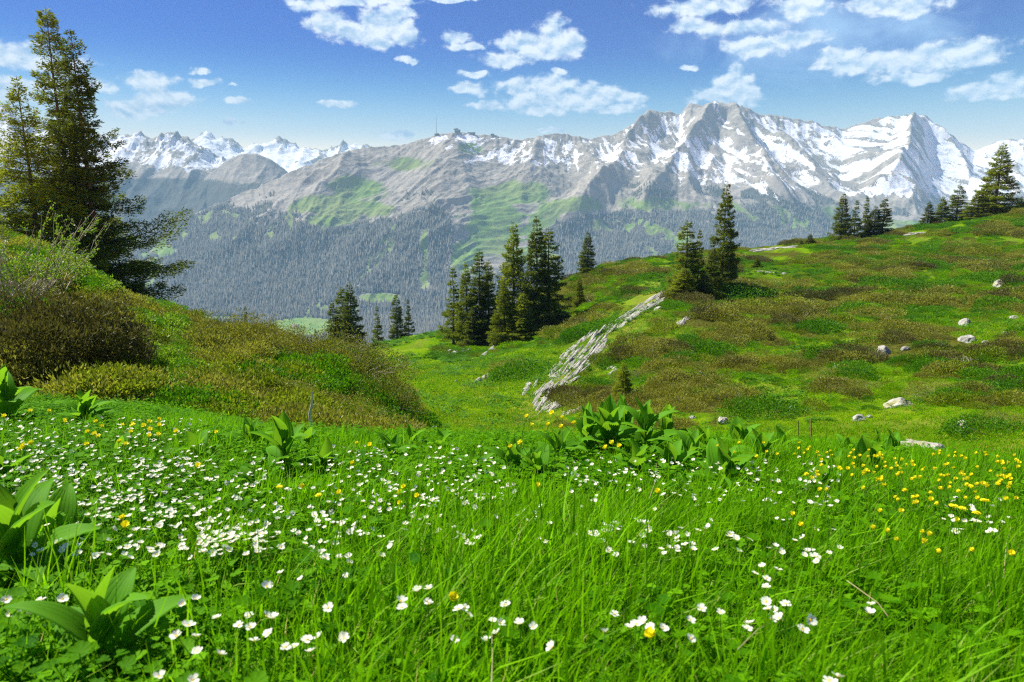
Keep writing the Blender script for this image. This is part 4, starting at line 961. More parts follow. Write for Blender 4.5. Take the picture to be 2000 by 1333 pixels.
LB = [rock_mesh('pale_boulder', 210 + k, (1, .8, .6), M_lime, .3, 3) for k in range(4)]
def boulder(px, py, w, h, label, ymin=9, k=0, mat='r', rz=0.0, Y=None, sink=.40):
    p = hit(px, py, ymin) if Y is None else Vector((AS(px, py)[0] * Y, Y, float(ground(AS(px, py)[0] * Y, Y))))
    sw = w / 1333.3 * p.y / 2 * 1.1; sh = h / 1333.3 * p.y / (1.24) * 1.7
    o = link(D.objects.new('boulder', (BO if mat == 'r' else LB)[k % (5 if mat == 'r' else 4)])); o.location = p + Vector((0, .2 * sw, sh * .62 * (.5 - sink)))
    o.rotation_euler = (0, 0, rz); o.scale = (sw, sw, sh); return tag(o, label, 'boulder')
boulder(1812, 884, 104, 30, 'largest low grey boulder with lichen, behind the yellow flowers at right', Y=11.5, k=0, sink=.15)
boulder(1880, 846, 30, 34, 'upright grey boulder between grass and the mixed green bush', k=1, rz=.5)
boulder(1757, 796, 56, 20, 'flat pale boulder on the upper edge of the right grass strip', k=2, rz=.2)
boulder(1678, 823, 27, 15, 'pale boulder lying alone on the right grass strip', k=3, mat='l')
boulder(1698, 817, 13, 7, 'small stone touching the pale boulder on the grass strip', k=0, mat='l')
boulder(1548, 803, 27, 14, 'pale rounded boulder at the foot of the bright green domed bush', k=1, mat='l', rz=1)
boulder(1576, 803, 14, 6, 'small flat stone next to the rounded boulder by the green bush', k=2, mat='l')
boulder(1412, 828, 31, 15, 'cracked grey boulder on the grass below the heath, left of the green bush', k=4, rz=1)
boulder(1352, 819, 15, 6, 'small flat stone left of the cracked grey boulder', k=3)
boulder(1727, 694, 34, 22, 'split pale boulder standing out in the heath mid slope', k=3, mat='l', rz=.8)
boulder(1768, 684, 18, 8, 'small pale stone to the right of the split boulder', k=1, mat='l')
boulder(1792, 687, 10, 4, 'tiny stone right of the small pale one by the split boulder', k=2, mat='l')
boulder(1887, 638, 24, 18, 'rounded white boulder, the upper one of two near the right edge', k=0, mat='l', rz=2)
boulder(1894, 668, 34, 14, 'wide white boulder, the lower one of two near the right edge', k=1, mat='l', rz=2.6)
boulder(1964, 655, 15, 8, 'small white stone to the right of the two white boulders', k=2, mat='l')
boulder(1925, 671, 16, 5, 'flat stone in the grass right of the wide white boulder', k=3, mat='l')
boulder(1889, 708, 42, 12, 'low mossy boulder bulging from the heath under the white ones', k=0)
boulder(1950, 560, 24, 14, 'grey boulder high up the right slope', k=2, rz=1)
boulder(1982, 623, 22, 6, 'flat pale stone near the right edge of the upper slope', k=3, mat='l')
boulder(1636, 720, 24, 10, 'flat pale stone half hidden in the middle of the heath', k=0, mat='l')
boulder(1604, 742, 12, 6, 'small stone hidden in heath below the flat pale one', k=1, mat='l')
boulder(1836, 785, 18, 6, 'narrow stone on the grass edge right of the flat pale boulder', k=2, mat='l')
boulder(1560, 866, 60, 14, 'grey boulder half hidden behind the leafy plants on the meadow rim', ymin=6.2, k=4, Y=9)
boulder(1622, 873, 44, 11, 'second grey boulder behind the meadow rim, right of the half hidden one', k=2, Y=9.2)
boulder(832, 838, 24, 10, 'round pale stone at the foot of the mound rock face', k=0, mat='l', Y=15.5)
boulder(891, 747, 8, 5, 'tiny pale stone on the edge of the green hollow', ymin=20, k=1, mat='l')
boulder(935, 745, 12, 8, 'small stone below the bank where hollow and slope meet', ymin=20, k=2, mat='l')
boulder(650 + 590, 792, 12, 6, 'small stone in the grass under the little dark spruce', ymin=14, k=2, mat='l')

SL = [rock_mesh('slab', 220 + k, (1, .28, .16), M_lime, .35, 3) for k in range(6)]
r_ = random.Random(4)
def outcrop(label, spots, ymin=12):
    """spots: (px, py, length px, thickness px, lean in degrees on the picture)"""
    c = hit(spots[0][0], spots[0][1], ymin); e = empty('rock_outcrop', c); tag(e, label, 'rock outcrop')
    for px, py, ln, th, ang in spots:
        p = hit(px, py, ymin); dx = math.cos(R(ang)) * ln / 2; dy = -math.sin(R(ang)) * ln / 2
        k_ = 34 / ln * 1.0; q0 = hit(px - dx * k_, py - dy * k_, ymin); q1 = hit(px + dx * k_, py + dy * k_, ymin)
        d = q1 - q0
        d = Vector((math.cos(R(ang)), max(-.6, min(.6, d.y / max(abs(d.x), .01))), math.sin(R(ang)) * .9))
        L = max(ln / 1333.3 * p.y, .1)
        x = d.normalized(); z = Vector((0, -.35, 1)); y = z.cross(x).normalized(); z = x.cross(y).normalized()
        s = link(D.objects.new('slab', SL[r_.randrange(6)]), e)
        T = max(th / 1333.3 * p.y, .05)
        w_ = r_.uniform(.7, 1.7); sc = Matrix.Diagonal((L * .75, T * 2.5 * w_, T * 2.0 * w_, 1))
        Mx = Matrix((x, y, z)).transposed().to_4x4(); Mx.translation = p - c + Vector((0, 0, T * .25))
        s.matrix_local = Mx @ sc
    return e
def line_spots(x0, y0, x1, y1, n, wid, ln, th, ang0=None):
    out = []
    for i in range(n):
        t = (i + r_.random()) / n; ang = math.degrees(math.atan2(y0 - y1, x1 - x0)) if ang0 is None else ang0
        w = r_.uniform(-1, 1) * wid
        out.append((x0 + (x1 - x0) * t + w * .6, y0 + (y1 - y0) * t + w * .75, ln * r_.uniform(.5, 1.25), th * r_.uniform(.6, 1.4), ang + r_.gauss(0, 6)))
    return out
outcrop('upper part of the long white limestone strip, ending under the spruces', line_spots(1180, 652, 1288, 584, 64, 9, 36, 3.2, 34) + [(1284, 606, 16, 5, 30), (1278, 600, 18, 5, 30)])
outcrop('lower part of the long white limestone strip, running down to the hollow', line_spots(1040, 798, 1175, 668, 130, 18, 40, 3.4, 47) + line_spots(1062, 806, 1115, 780, 30, 7, 36, 3.6, 38))
outcrop('thin line of white ledges parallel to and left of the limestone strip', line_spots(1092, 704, 1150, 656, 16, 4, 30, 4.0, 42) + line_spots(1070, 735, 1118, 690, 12, 4, 22, 3.6, 44))
outcrop('small white ledges low beside the hollow, left of the strip foot', line_spots(1024, 772, 1034, 752, 6, 3, 16, 5, 60) + line_spots(1040, 760, 1050, 745, 4, 2, 10, 4, 60))
outcrop('crumbled pale ledges at the right foot of the limestone strip', line_spots(1095, 812, 1145, 800, 18, 4, 14, 3, 45))
outcrop('scattered pale ledges on the bank under the right half of the tree group', line_spots(940, 700, 985, 668, 12, 4, 26, 4.2, 32), 40)
outcrop('scattered pale ledges under the left end of the tree group', line_spots(872, 692, 915, 688, 10, 5, 15, 4, 40), 40)
outcrop('little white stones on the bank where the hollow meets the brown bush', line_spots(925, 750, 958, 735, 9, 5, 11, 4, 60), 28)
outcrop('white rock tip in the shade beneath the low bushy spruce', line_spots(1322, 640, 1345, 622, 9, 3, 15, 4.5, 60), 30)
outcrop('long flat white rock on the skyline between the spruce groups', line_spots(1468, 492, 1565, 482, 22, 2.2, 22, 3.2, 4), 80)
outcrop('flat white rock just below the high right skyline', line_spots(1775, 459, 1808, 456, 8, 1.5, 16, 2.6, 4), 80)
outcrop('pale stones along the worn patch right of the willow bush', line_spots(1480, 532, 1535, 536, 9, 2.5, 9, 3, 5), 60)
outcrop('broken ledges on the slope right of the limestone strip', line_spots(1186, 722, 1202, 718, 3, 2, 16, 3, 30) + line_spots(1188, 734, 1202, 726, 3, 2, 16, 3, 45) + line_spots(1155, 765, 1172, 745, 5, 3, 12, 3.5, 62), 20)
def rockface():
    Y = 14.3; a = AS(782, 830)[0]; c = Vector((a * Y, Y, float(ground(a * Y, Y)))); e = empty('rock_outcrop', c); tag(e, 'grey and white rock face on the right end of the shrub mound', 'rock outcrop')
    for px, py, ln, th, an, Y in [(776, 818, 46, 12, 88, 13.8), (784, 822, 44, 10, 100, 14.0), (792, 826, 36, 10, 112, 14.2), (800, 832, 30, 9, 125, 14.4), (809, 838, 26, 8, 150, 14.6), (822, 843, 26, 7, 170, 14.8), (782, 842, 34, 10, 100, 13.6), (794, 846, 24, 8, 140, 13.8), (846, 836, 16, 6, 5, 15.5)]:
        q = at(px, py, Y) - c; s = link(D.objects.new('slab', SL[r_.randrange(6)]), e)
        L = ln / 1333.3 * Y; T = th / 1333.3 * Y
        s.location = q; s.rotation_euler = (0, -R(an), r_.uniform(-.2, .2)); s.scale = (L * .6, L * 1.4, T * 4)
rockface()

# the bleached stick and dead wood
def stick():
    p = Vector((AS(607, 850)[0] * 6.7, 6.7, float(ground(AS(607, 850)[0] * 6.7, 6.7)))); H = at(610, 765, 6.7).z - p.z
    tv, tf = tube_np([p * 1 + Vector((0, 0, -.1)), p + Vector((.01, 0, H * .3)), p + Vector((.0, 0, H * .5)), p + Vector((.03, 0, H * .72)), p + Vector((.045, 0, H))], [.020, .019, .017, .013, .006], 6)
    tag(link(D.objects.new('bleached_stick', mesh_np('bleached_stick', tv, tf, [M_wood], smooth=True))), 'bare white stick standing upright before the shrub mound', 'stick')
stick()
def deadwood(px, py, ymin, s, label, seed):
    p = hit(px, py, ymin); r = np.random.default_rng(seed); parts = []
    for k in range(34):
        a = r.random() * 3.14; d = np.array([math.cos(a), -.3 * r.random(), abs(math.sin(a)) * .7]); b0 = r.normal(0, .12, 3) * s * [1, 1, .2]
        q = b0 + d * s * r.uniform(.4, 1); tv, tf = tube_np([b0, (b0 + q) / 2 + [0, 0, .12 * s], q + [0, 0, -.1 * s]], [.03 * s, .02 * s, .008 * s], 4); parts.append((tv, tf, 0, .5))
    V, F, mi, tn = merge(parts); o = link(D.objects.new('dead_branches', mesh_np('dead_branches', V, F, [M_twig], mi))); o.location = p; tag(o, label, 'dead wood')
deadwood(1135, 652, 40, 1.1, 'grey tangle of dead branches above the limestone strip', 3)
def fencepost(px, base, top, Y, label):
    a = AS(px, base)[0]; p = Vector((a * Y, Y, float(ground(a * Y, Y)))); t = at(px + 2, top, Y)
    tv, tf = tube_np([p, (p + t) / 2 + Vector((.01, 0, 0)), t], [.012, .009, .006], 5)
    tag(link(D.objects.new('dry_stalk', mesh_np('dry_stalk', tv, tf, [twigmat('dry_stalk', (.16, .10, .05), (.32, .22, .12))]))), label, 'stalk')
fencepost(1557, 866, 822, 7.5, 'left one of two dry brown stalks standing over the leafy plants')
fencepost(1582, 866, 818, 7.5, 'right one of two dry brown stalks standing over the leafy plants')

# ------------------------------------------------------------------ buildings far away
def boxmesh(name, boxes, mats):
    V, F, mi = [], [], []
    for (x0, y0, z0, x1, y1, z1, m) in boxes:
        o = len(V); V += [(x0, y0, z0), (x1, y0, z0), (x1, y1, z0), (x0, y1, z0), (x0, y0, z1), (x1, y0, z1), (x1, y1, z1), (x0, y1, z1)]
        F += [(o, o + 3, o + 2, o + 1), (o + 4, o + 5, o + 6, o + 7), (o, o + 1, o + 5, o + 4), (o + 1, o + 2, o + 6, o + 5), (o + 2, o + 3, o + 7, o + 6), (o + 3, o, o + 4, o + 7)]; mi += [m] * 6
    return mesh_np(name, np.array(V, float), np.array(F), mats, mi)
def flat(name, c): b = MatB(name); return b.done(b.principled(b.mix(b.noise(.5, 3), c, tuple(x * .8 for x in c)), .8, .2))
M_grey = flat('station_cladding', (.14, .14, .15)); M_pale = flat('hut_wall', (.60, .56, .50)); M_roof = flat('hut_roof', (.20, .14, .11)); M_steel = flat('steel_mast', (.25, .26, .28)); M_dkglass = flat('dark_glazing', (.03, .05, .09))
def ridge_pt(px):
    i = int(np.argmin(np.abs(a2px(MA, 262) - px))); j = int(np.argmax(-(-ZZ[:, i] / Yc[:, i]))); return Vector((XX[j, i], Yc[j, i], ZZ[j, i]))
def station(px, w, h, label, tower=True):
    p = ridge_pt(px); e = empty('summit_station', p); tag(e, label, 'building')
    e.scale = (.8, .8, .75)
    link(D.objects.new('wall', boxmesh('wall', [(-w / 2, -8, -12, w / 2, 10, h * .6, 0)], [M_grey])), e)
    link(D.objects.new('roof', boxmesh('roof', [(-w / 2 - 3, -11, h * .6 + .2, w / 2 + 3, 13, h * .6 + 3, 0)], [M_steel])), e)
    link(D.objects.new('window', boxmesh('window', [(-w / 2 + 3, -8.6, h * .2, w / 2 - 3, -8.05, h * .42, 0)], [M_dkglass])), e)
    if tower: link(D.objects.new('upper_storey', boxmesh('upper_storey', [(-w / 2 - 8, -7, h * .6 + 3.3, w * .18, 8, h, 0)], [M_grey])), e)
station(893, 44, 34, 'dark summit station building on the main ridge below the clouds')
station(962, 26, 12, 'small low hut on the main ridge right of the summit station', False)
station(920, 60, 8, 'long low shed on the ridge beside the summit station', False)
def mast():
    p = ridge_pt(852); e = empty('radio_mast', p); tag(e, 'thin radio mast on the main ridge left of the summit station', 'mast')
    tv, tf = tube_np([(0, 0, -4), (0, 0, 60), (0, 0, 115)], [1.5, 1.1, .6], 5); link(D.objects.new('pole', mesh_np('pole', tv, tf, [M_steel])), e)
    link(D.objects.new('cabin', boxmesh('cabin', [(-12, -8, -6, 14, 8, 9, 0)], [M_grey])), e)
mast()
def hut(px, py, w, h, label, rz=0.0):
    a, s = AS(px, py); t = np.linspace(2000, 3500, 600); z = np.array([np.interp(q, [170, 260, 900, 1900, 2350, 3600], [-75, -120, -350, -455, -472, -472]) for q in t]); Y = t[np.argmax(-z / t <= s)]; p = Vector((a * Y, Y, -s * Y))
    e = empty('valley_hut', p, rz); tag(e, label, 'hut')
    link(D.objects.new('wall', boxmesh('wall', [(-w / 2, -6, -3, w / 2, 6, h, 0)], [M_pale])), e)
    V = np.array([(-w / 2 - 1, -7.5, h), (w / 2 + 1, -7.5, h), (w / 2 + 1, 7.5, h), (-w / 2 - 1, 7.5, h), (-w / 2 - 1, 0, h + 6), (w / 2 + 1, 0, h + 6)], float)
    link(D.objects.new('roof', mesh_np('roof', V, [np.array([(0, 1, 5, 4), (2, 3, 4, 5)]), np.array([(1, 2, 5), (3, 0, 4)])], [M_roof])), e)
hut(577, 641, 24, 8, 'pale hut on the light green valley pasture left of the first spruces')
hut(724, 606, 26, 8, 'pale barn in the valley behind the thin lone spruce')
hut(640, 612, 16, 6, 'tiny hut at the forest edge on the valley floor', .4)

# ------------------------------------------------------------------ false hellebore: pleated leaves, each one a part
def verat_leaf(name, seed, L, W, rise, arch, fold):
    nu, nv = 15, 9; V, rib, tone = [], [], []
    for j in range(nv):
        t = j / (nv - 1); w = W * (math.sin(math.pi * (t * .93 + .05) ** .8)) ** .85 * (1 - .1 * t) + .001
        ang = rise - arch * t; # direction angle
        for i in range(nu):
            u = i / (nu - 1) * 2 - 1
            pl = (1 if i % 2 else -1) * .0045 * (L / .3) * math.sin(math.pi * min(1, t * 1.02 + .02)) ** .5
            V.append([0, u * w, abs(u) ** 1.5 * w * fold + pl]); rib.append(float(i % 2)); tone.append(.35 + .4 * t)
    V = np.array(V).reshape(nv, nu, 3); ds = L / (nv - 1); x = z = 0
    for j in range(nv):
        t = j / (nv - 1); ang = rise - arch * t ** 1.3; cx, cz = math.cos(ang), math.sin(ang)
        n = np.array([-cz, 0, cx]); off = V[j, :, 2].copy()
        V[j, :, 0] = x + n[0] * off; V[j, :, 2] = z + n[2] * off
        x += cx * ds; z += cz * ds
    return mesh_np(name, V.reshape(-1, 3), grid_faces(nv, nu), [M_verat], smooth=True, attrs={'rib': np.array(rib), 'tone': np.array(tone)})
VL = {'up': [verat_leaf('leaf', 1, .27, .074, 1.45, .35, .55), verat_leaf('leaf', 2, .25, .058, 1.35, .65, .45)],
      'mid': [verat_leaf('leaf', 3, .30, .072, 1.15, 1.0, .35), verat_leaf('leaf', 4, .32, .050, 1.05, 1.25, .35)],
      'out': [verat_leaf('leaf', 5, .31, .068, .85, 1.25, .3), verat_leaf('leaf', 6, .27, .050, .7, .9, .35)]}
def vstem(h):
    tv, tf = tube_np([(0, 0, -.03), (0.003, 0, h * .5), (0, 0, h)], [.013, .011, .008], 7); return mesh_np('stem', tv, tf, [M_stem], smooth=True)
VST = [vstem(.16), vstem(.26), vstem(.10)]
rv = random.Random(21)
def veratrum(px, py, hpx, Y, label, n=8, kind=0, spread=1.0):
    p = hit(px, py, 1.0)
    if p.y > 7.2: p = Vector((AS(px, py)[0] * Y, Y, float(ground(AS(px, py)[0] * Y, Y))))
    H = (hpx + 10) * 1.22 / 1333.3 * p.y; st = [.16, .26, .10][kind]; base = [.38, .46, .33][kind]; s = H / base
    e = empty('hellebore_plant', p, rv.random() * 6.28, s); tag(e, label, 'plant', None)
    e.rotation_euler = (rv.uniform(-.1, .1), rv.uniform(-.06, .14), rv.random() * 6.28)
    link(D.objects.new('stem', VST[kind]), e)
    for i in range(n):
        f = i / (n - 1); k = 'out' if f < .4 else 'mid' if f < .75 else 'up'
        l = link(D.objects.new('leaf', rv.choice(VL[k])), e)
        l.location = (0, 0, st * (.12 + .8 * f)); sc = rv.uniform(.85, 1.1) * (1 - .18 * f)
        l.scale = (sc, sc * rv.uniform(.85, 1.15), sc)
        l.rotation_euler = (rv.uniform(-.15, .15), rv.uniform(-.18, .12) * spread, i * 2.4 + rv.uniform(-.3, .3))
for a in [
 (20, 832, 112, 5.2, 'big leafy false hellebore cut by the left edge, in front of the dark shrub', 10, 1),
 (165, 838, 62, 6.0, 'tuft of upright dark green leaves standing before the dark conifer shrub', 12, 0),
 (38, 1150, 225, 2.35, 'large pleated hellebore at the left edge, lit from behind', 9, 0),
 (110, 1085, 130, 2.9, 'hellebore with a pale lit leaf behind the large one at the left edge', 7, 2),
 (205, 1330, 235, 1.52, 'blurred broad leaved hellebore in the bottom left corner', 8, 0),
 (15, 960, 70, 3.7, 'arching narrow leaved plant at the left edge among white flowers', 9, 2),
 (243, 908, 52, 4.3, 'small hellebore with one folded leaf in the left flower drift', 6, 2),
 (395, 918, 74, 4.3, 'hellebore spreading its leaves in the left middle of the meadow', 8, 0),
 (490, 892, 62, 5.0, 'many leaved hellebore below the white stick, to its left', 10, 0),
 (560, 942, 128, 4.2, 'tall hellebore with two broad upright leaves below the white stick', 8, 1),
 (632, 946, 72, 4.2, 'hellebore with fanned leaves right of the tall one below the stick', 9, 0),
 (498, 985, 62, 3.5, 'narrow hellebore among the white flowers in front of the tall one', 6, 2),
 (600, 885, 42, 5.6, 'little hellebore on the meadow rim just under the white stick', 6, 2),
 (762, 915, 64, 4.8, 'hellebore with pointed leaves under the rock face of the mound', 7, 0),
 (800, 888, 44, 5.4, 'small hellebore behind the pointed leaved one on the meadow rim', 7, 2),
 (712, 885, 34, 5.8, 'low leafy tuft on the meadow rim before the shrub mound', 6, 2),
 (858, 890, 44, 5.5, 'hellebore on the rim in front of the hollow, left of centre', 8, 2),
 (930, 935, 48, 4.6, 'low hellebore at the centre of the meadow among scattered white flowers', 8, 2),
 (1000, 942, 76, 4.4, 'spreading hellebore left of the centre right clump', 9, 0),
 (1045, 958, 78, 4.3, 'broad arching hellebore, lowest of the centre right clump', 10, 0),
 (1088, 915, 74, 4.9, 'hellebore behind the broad arching one in the centre right clump', 9, 0),
 (1108, 980, 56, 3.9, 'short hellebore standing in the tall grass before the clump', 7, 2),
 (1150, 898, 96, 5.4, 'tall hellebore on the left of the big clump on the rim', 10, 1),
 (1192, 905, 108, 5.3, 'tall hellebore in the middle of the big clump on the rim', 11, 1),
 (1222, 882, 92, 5.8, 'shaded hellebore at the back of the big clump on the rim', 10, 1),
 (1262, 898, 104, 5.5, 'tall hellebore with dark shaded leaves right of the clump middle', 11, 1),
 (1296, 880, 80, 5.8, 'leaning hellebore on the right end of the big clump', 9, 1),
 (1178, 870, 72, 6.0, 'hellebore peeping out behind the left of the big clump', 8, 0),
 (1240, 948, 76, 4.6, 'hellebore with one large lit leaf below the big clump', 8, 0),
 (1308, 950, 80, 4.6, 'hellebore with folded leaves to the right below the big clump', 9, 0),
 (1345, 915, 66, 5.2, 'hellebore between the big clump and the dandelion meadow', 9, 0),
 (1375, 900, 62, 5.6, 'hellebore on the rim with curled leaf tips, right of the big clump', 9, 0),
 (1412, 965, 96, 4.4, 'tall single hellebore with outstretched leaves right of centre', 9, 0),
 (1412, 1000, 60, 3.9, 'small hellebore at the foot of the tall single one', 6, 2),
 (1342, 985, 54, 4.1, 'narrow hellebore with upright leaf left of the tall single one', 6, 2),
 (1448, 890, 58, 5.9, 'hellebore on the rim under the cracked grey boulder', 9, 0),
 (1488, 925, 74, 5.1, 'dark leaved hellebore in front of the rim, left of the dry stalks', 9, 0),
 (1525, 895, 50, 5.8, 'hellebore on the rim at the foot of the dry stalks', 8, 0),
 (1600, 985, 74, 4.1, 'hellebore with pale lit leaves in the right meadow, foremost there', 8, 0),
 (1622, 950, 66, 4.6, 'hellebore behind the foremost one in the right meadow', 9, 0),
 (1690, 955, 84, 4.6, 'hellebore with a bright folded leaf at its centre, right meadow', 9, 0),
 (1655, 905, 48, 5.6, 'low hellebore on the right rim among the yellow globe flowers', 8, 2),
 (1740, 905, 54, 5.6, 'dark hellebore on the right rim in front of the largest boulder', 9, 0),
 (1715, 880, 40, 6.2, 'little hellebore on the rim left of the largest boulder', 7, 2),
 (1925, 968, 44, 4.7, 'small hellebore among globe flowers near the right edge', 7, 2),
 (1990, 960, 70, 4.8, 'hellebore cut by the right edge among the globe flowers', 8, 0),
 (1960, 1010, 34, 4.2, 'lowest small hellebore near the right edge', 6, 2),
 (1470, 1003, 40, 3.9, 'tiny hellebore hidden in grass right of the tall single one', 6, 2)]:
    veratrum(*a)

# ------------------------------------------------------------------ flowers
def petal_mesh(name, L, W, cup, mat):
    V = [(0.002, 0, 0)]
    for t, w, z in [(.35, .62, .10), (.7, 1.0, .22), (.95, .6, .34)]:
        V += [(L * t, -W * w, L * z * cup + .06 * L), (L * t, 0, L * z * cup), (L * t, W * w, L * z * cup + .06 * L)]
    F4 = [(1, 4, 5, 2), (2, 5, 6, 3), (4, 7, 8, 5), (5, 8, 9, 6)]; F3 = [(0, 1, 2), (0, 2, 3)]
    return mesh_np(name, np.array(V, float), [np.array(F4), np.array(F3)], [mat], smooth=True)
def disc_mesh(name, r, mat, h=.003):
    n = 8; V = [(0, 0, h)] + [(r * math.cos(i * 2 * math.pi / n), r * math.sin(i * 2 * math.pi / n), 0) for i in range(n)] + [(0, 0, -h)]
    F = [(0, 1 + i, 1 + (i + 1) % n) for i in range(n)] + [(n + 1, 1 + (i + 1) % n, 1 + i) for i in range(n)]
    return mesh_np(name, np.array(V, float), np.array(F), [mat], smooth=True)
WP = [petal_mesh('petal', .0165, .0066, c, M_white) for c in (.9, 1.5, .4)]
WC = disc_mesh('flower_centre', .0055, M_yellowc, .004)
STH = .20
tv, tf = tube_np([(.02, 0, -STH), (.01, .004, -STH * .5), (0, 0, 0)], [.0016, .0014, .0012], 4); ST = mesh_np('stem', tv, tf, [M_stem])
def whole_flower(name, petal, n, centre, seed, stem=True, layers=1):
    rr = random.Random(seed); parts = []; mats = [petal.materials[0], centre.materials[0] if centre else petal.materials[0], M_stem]
    def vf(me): 
        v = np.zeros(len(me.vertices) * 3); me.vertices.foreach_get('co', v); v = v.reshape(-1, 3); f4 = [p.vertices[:] for p in me.polygons if len(p.vertices) == 4]; f3 = [p.vertices[:] for p in me.polygons if len(p.vertices) == 3]; return v, f4, f3
    pv, p4, p3 = vf(petal)
    for L_ in range(layers):
        for i in range(n):
            a = i * 2 * math.pi / n + L_ * .5 + rr.uniform(-.15, .15); c, s = math.cos(a), math.sin(a); k = rr.uniform(.85, 1.12) * (1 - .22 * L_); lift = 1 + .9 * L_
            v = np.stack([(pv[:, 0] * c - pv[:, 1] * s) * k, (pv[:, 0] * s + pv[:, 1] * c) * k, pv[:, 2] * k * lift + L_ * .003], 1)
            parts.append((v, np.array(p4), 0, 1)); parts.append((v, np.array(p3), 0, 1))
    if centre: cv, c4, c3 = vf(centre); parts.append((cv, np.array(c3), 1, 1))
    if stem: sv, s4, s3 = vf(ST); parts.append((sv, np.array(s4), 2, 1))
    V, F, mi, tn = merge(parts); return mesh_np(name, V, F, mats, mi, smooth=True)
WF = [whole_flower('white_flower', WP[k % 3], 5 + k % 2, WC, 30 + k) for k in range(5)]
YP = petal_mesh('petal', .013, .0085, 2.2, M_yellow); DP = petal_mesh('petal', .020, .0028, .35, M_yellow)
YC = disc_mesh('flower_centre', .006, M_yellow, .006)
YF = [whole_flower('yellow_flower', YP, 7, YC, 50 + k, layers=2) for k in range(3)]
DF = [whole_flower('dandelion', DP, 22, YC, 60 + k, layers=2) for k in range(2)]
rf = random.Random(9)
HEADS = []
def flower_at(px, py, h, mesh_list, name, label, cat, group, s=1.0, parts=False, tilt=.45, ymin=1.0):
    p = hit(px, py, ymin, h)
    a, sl_ = AS(px, py); pos = Vector((a * p.y, p.y, -sl_ * p.y))
    s = s * rf.uniform(.82, 1.15)
    rot = (rf.gauss(.14, tilt * .6), rf.gauss(.0, tilt * .6), rf.random() * 6.28)
    if not parts:
        o = link(D.objects.new(name, rf.choice(mesh_list))); o.location = pos; o.rotation_euler = rot; o.scale = (s,) * 3; tag(o, label, cat, group)
        return
    e = empty(name, pos, 0, s); e.rotation_euler = rot; tag(e, label, cat, group)
    n = rf.choice([5, 5, 6]); pm = rf.choice(WP)
    for i in range(n):
        q = link(D.objects.new('petal', pm), e); q.rotation_euler = (rf.uniform(-.15, .15), rf.uniform(-.25, .1), i * 2 * math.pi / n + rf.uniform(-.12, .12))
        q.scale = (rf.uniform(.9, 1.12),) * 3
    link(D.objects.new('flower_centre', WC), e); link(D.objects.new('stem', ST), e)
near = [(312,1322),(376,1330),(383,1243),(345,1243),(368,1222),(423,1207),(466,1222),(496,1252),(486,1204),(489,1225),(521,1204),(524,1237),(386,1273),(431,1278),(558,1265),(576,1262),(600,1250),(623,1244),(607,1272),(641,1188),(672,1246),(588,1132),(548,1120),(521,1147),(533,1208),(20,1200),(42,1190),(64,1197),(80,1172),(122,1171),(12,1172),(358,1180),(382,1170),(815,1155),(837,1150),(783,1175),(788,1185),(835,1175),(838,1180),(785,1188),(895,1190),(908,1188),(915,1200),(988,1182),(962,1212),(978,1218),(970,1237),(950,1252),(1015,1218),(1042,1226),(888,1250),(1078,1265),(1180,1235),(1200,1200),(1229,1226),(1243,1220),(1256,1216),(1270,1226),(1296,1228),(672,1248),(1348,1212),(1370,1190),(1407,1197),(1464,1218),(1460,1228),(1500,1190),(1512,1192),(1505,1210),(1522,1208),(1497,1176),(1535,1180),(1583,1212),(1568,1230),(1702,1180),(1698,1198),(1350,1248),(1488,1107),(1475,1120),(1497,1130),(1496,1147),(1519,1113),(1636,1322),(1620,1330),(1590,1087),(1595,1097)]
for i, (px, py) in enumerate(near):
    row = 'lowest, blurred row' if py > 1225 else 'row above the lowest' if py > 1160 else 'upper near row'
    bx_ = next(t for lim, t in [(130, 'against the left edge'), (330, 'by the blurred corner hellebore'), (480, 'right of the blurred corner hellebore'), (700, 'between the corner hellebore and the pale stalk'), (930, 'just left of the pale bottom stalk'), (1100, 'around the pale bottom stalk'), (1330, 'right of the pale bottom stalk'), (1560, 'left of the bent dry straw'), (2001, 'around the bent dry straw')] if px < lim)
    zl = 'large white flower, %s, %s' % (row, bx_)
    flower_at(px, py, .20, WF, 'white_flower', zl, 'flower', 'near white flowers in the %s, %s' % (row, bx_), .82, parts=py > 1140)
dens = [(0,815,120,1000,62,'in the dense drift along the left edge'),(120,840,330,1010,72,'in the dense drift left of the small hellebore'),(60,1000,470,1085,22,'in the dense drift above the big left leaves'),(330,880,520,1080,66,'in the drift in front of the left hellebores'),(380,985,640,1090,50,'in the bright band crossing the left of the meadow'),(640,985,860,1065,40,'in the band left of the meadow centre'),(640,865,1010,985,74,'in the loose scatter before the rim centre'),(860,965,1070,1060,26,'in the cluster at the meadow centre'),(1120,890,1400,950,34,'under the big hellebore clump'),(1180,1015,1480,1085,44,'in the line right of the meadow centre'),(1420,900,1620,1010,26,'among the right hellebores'),(1520,1015,1640,1090,16,'in the small group in the right grass'),(1840,970,2000,1040,24,'near the dandelions at the right edge'),(1000,985,1300,1060,12,'in the open grass right of centre'),(560,1060,780,1130,10,'in thin grass left of the middle')]
tot = 0; rest = []
allw = []
for x0, y0, x1, y1, n, zl in dens:
    for i in range(n):
        cx = rf.uniform(x0, x1); cy_ = y0 + (y1 - y0) * rf.random() ** .9
        if i and rf.random() < .38: cx = lastx + rf.gauss(0, 16); cy_ = lasty + rf.gauss(0, 9)
        lastx, lasty = cx, cy_; allw.append((cy_, cx, zl))
allw.sort(reverse=True)
room = 296 - len(near)
for i, (py, px, zl) in enumerate(allw):
    if i < room: flower_at(px, py, .17, WF, 'white_flower', 'small white flower ' + zl, 'flower', 'white flowers ' + zl, .76)
    else: rest.append((px, py))
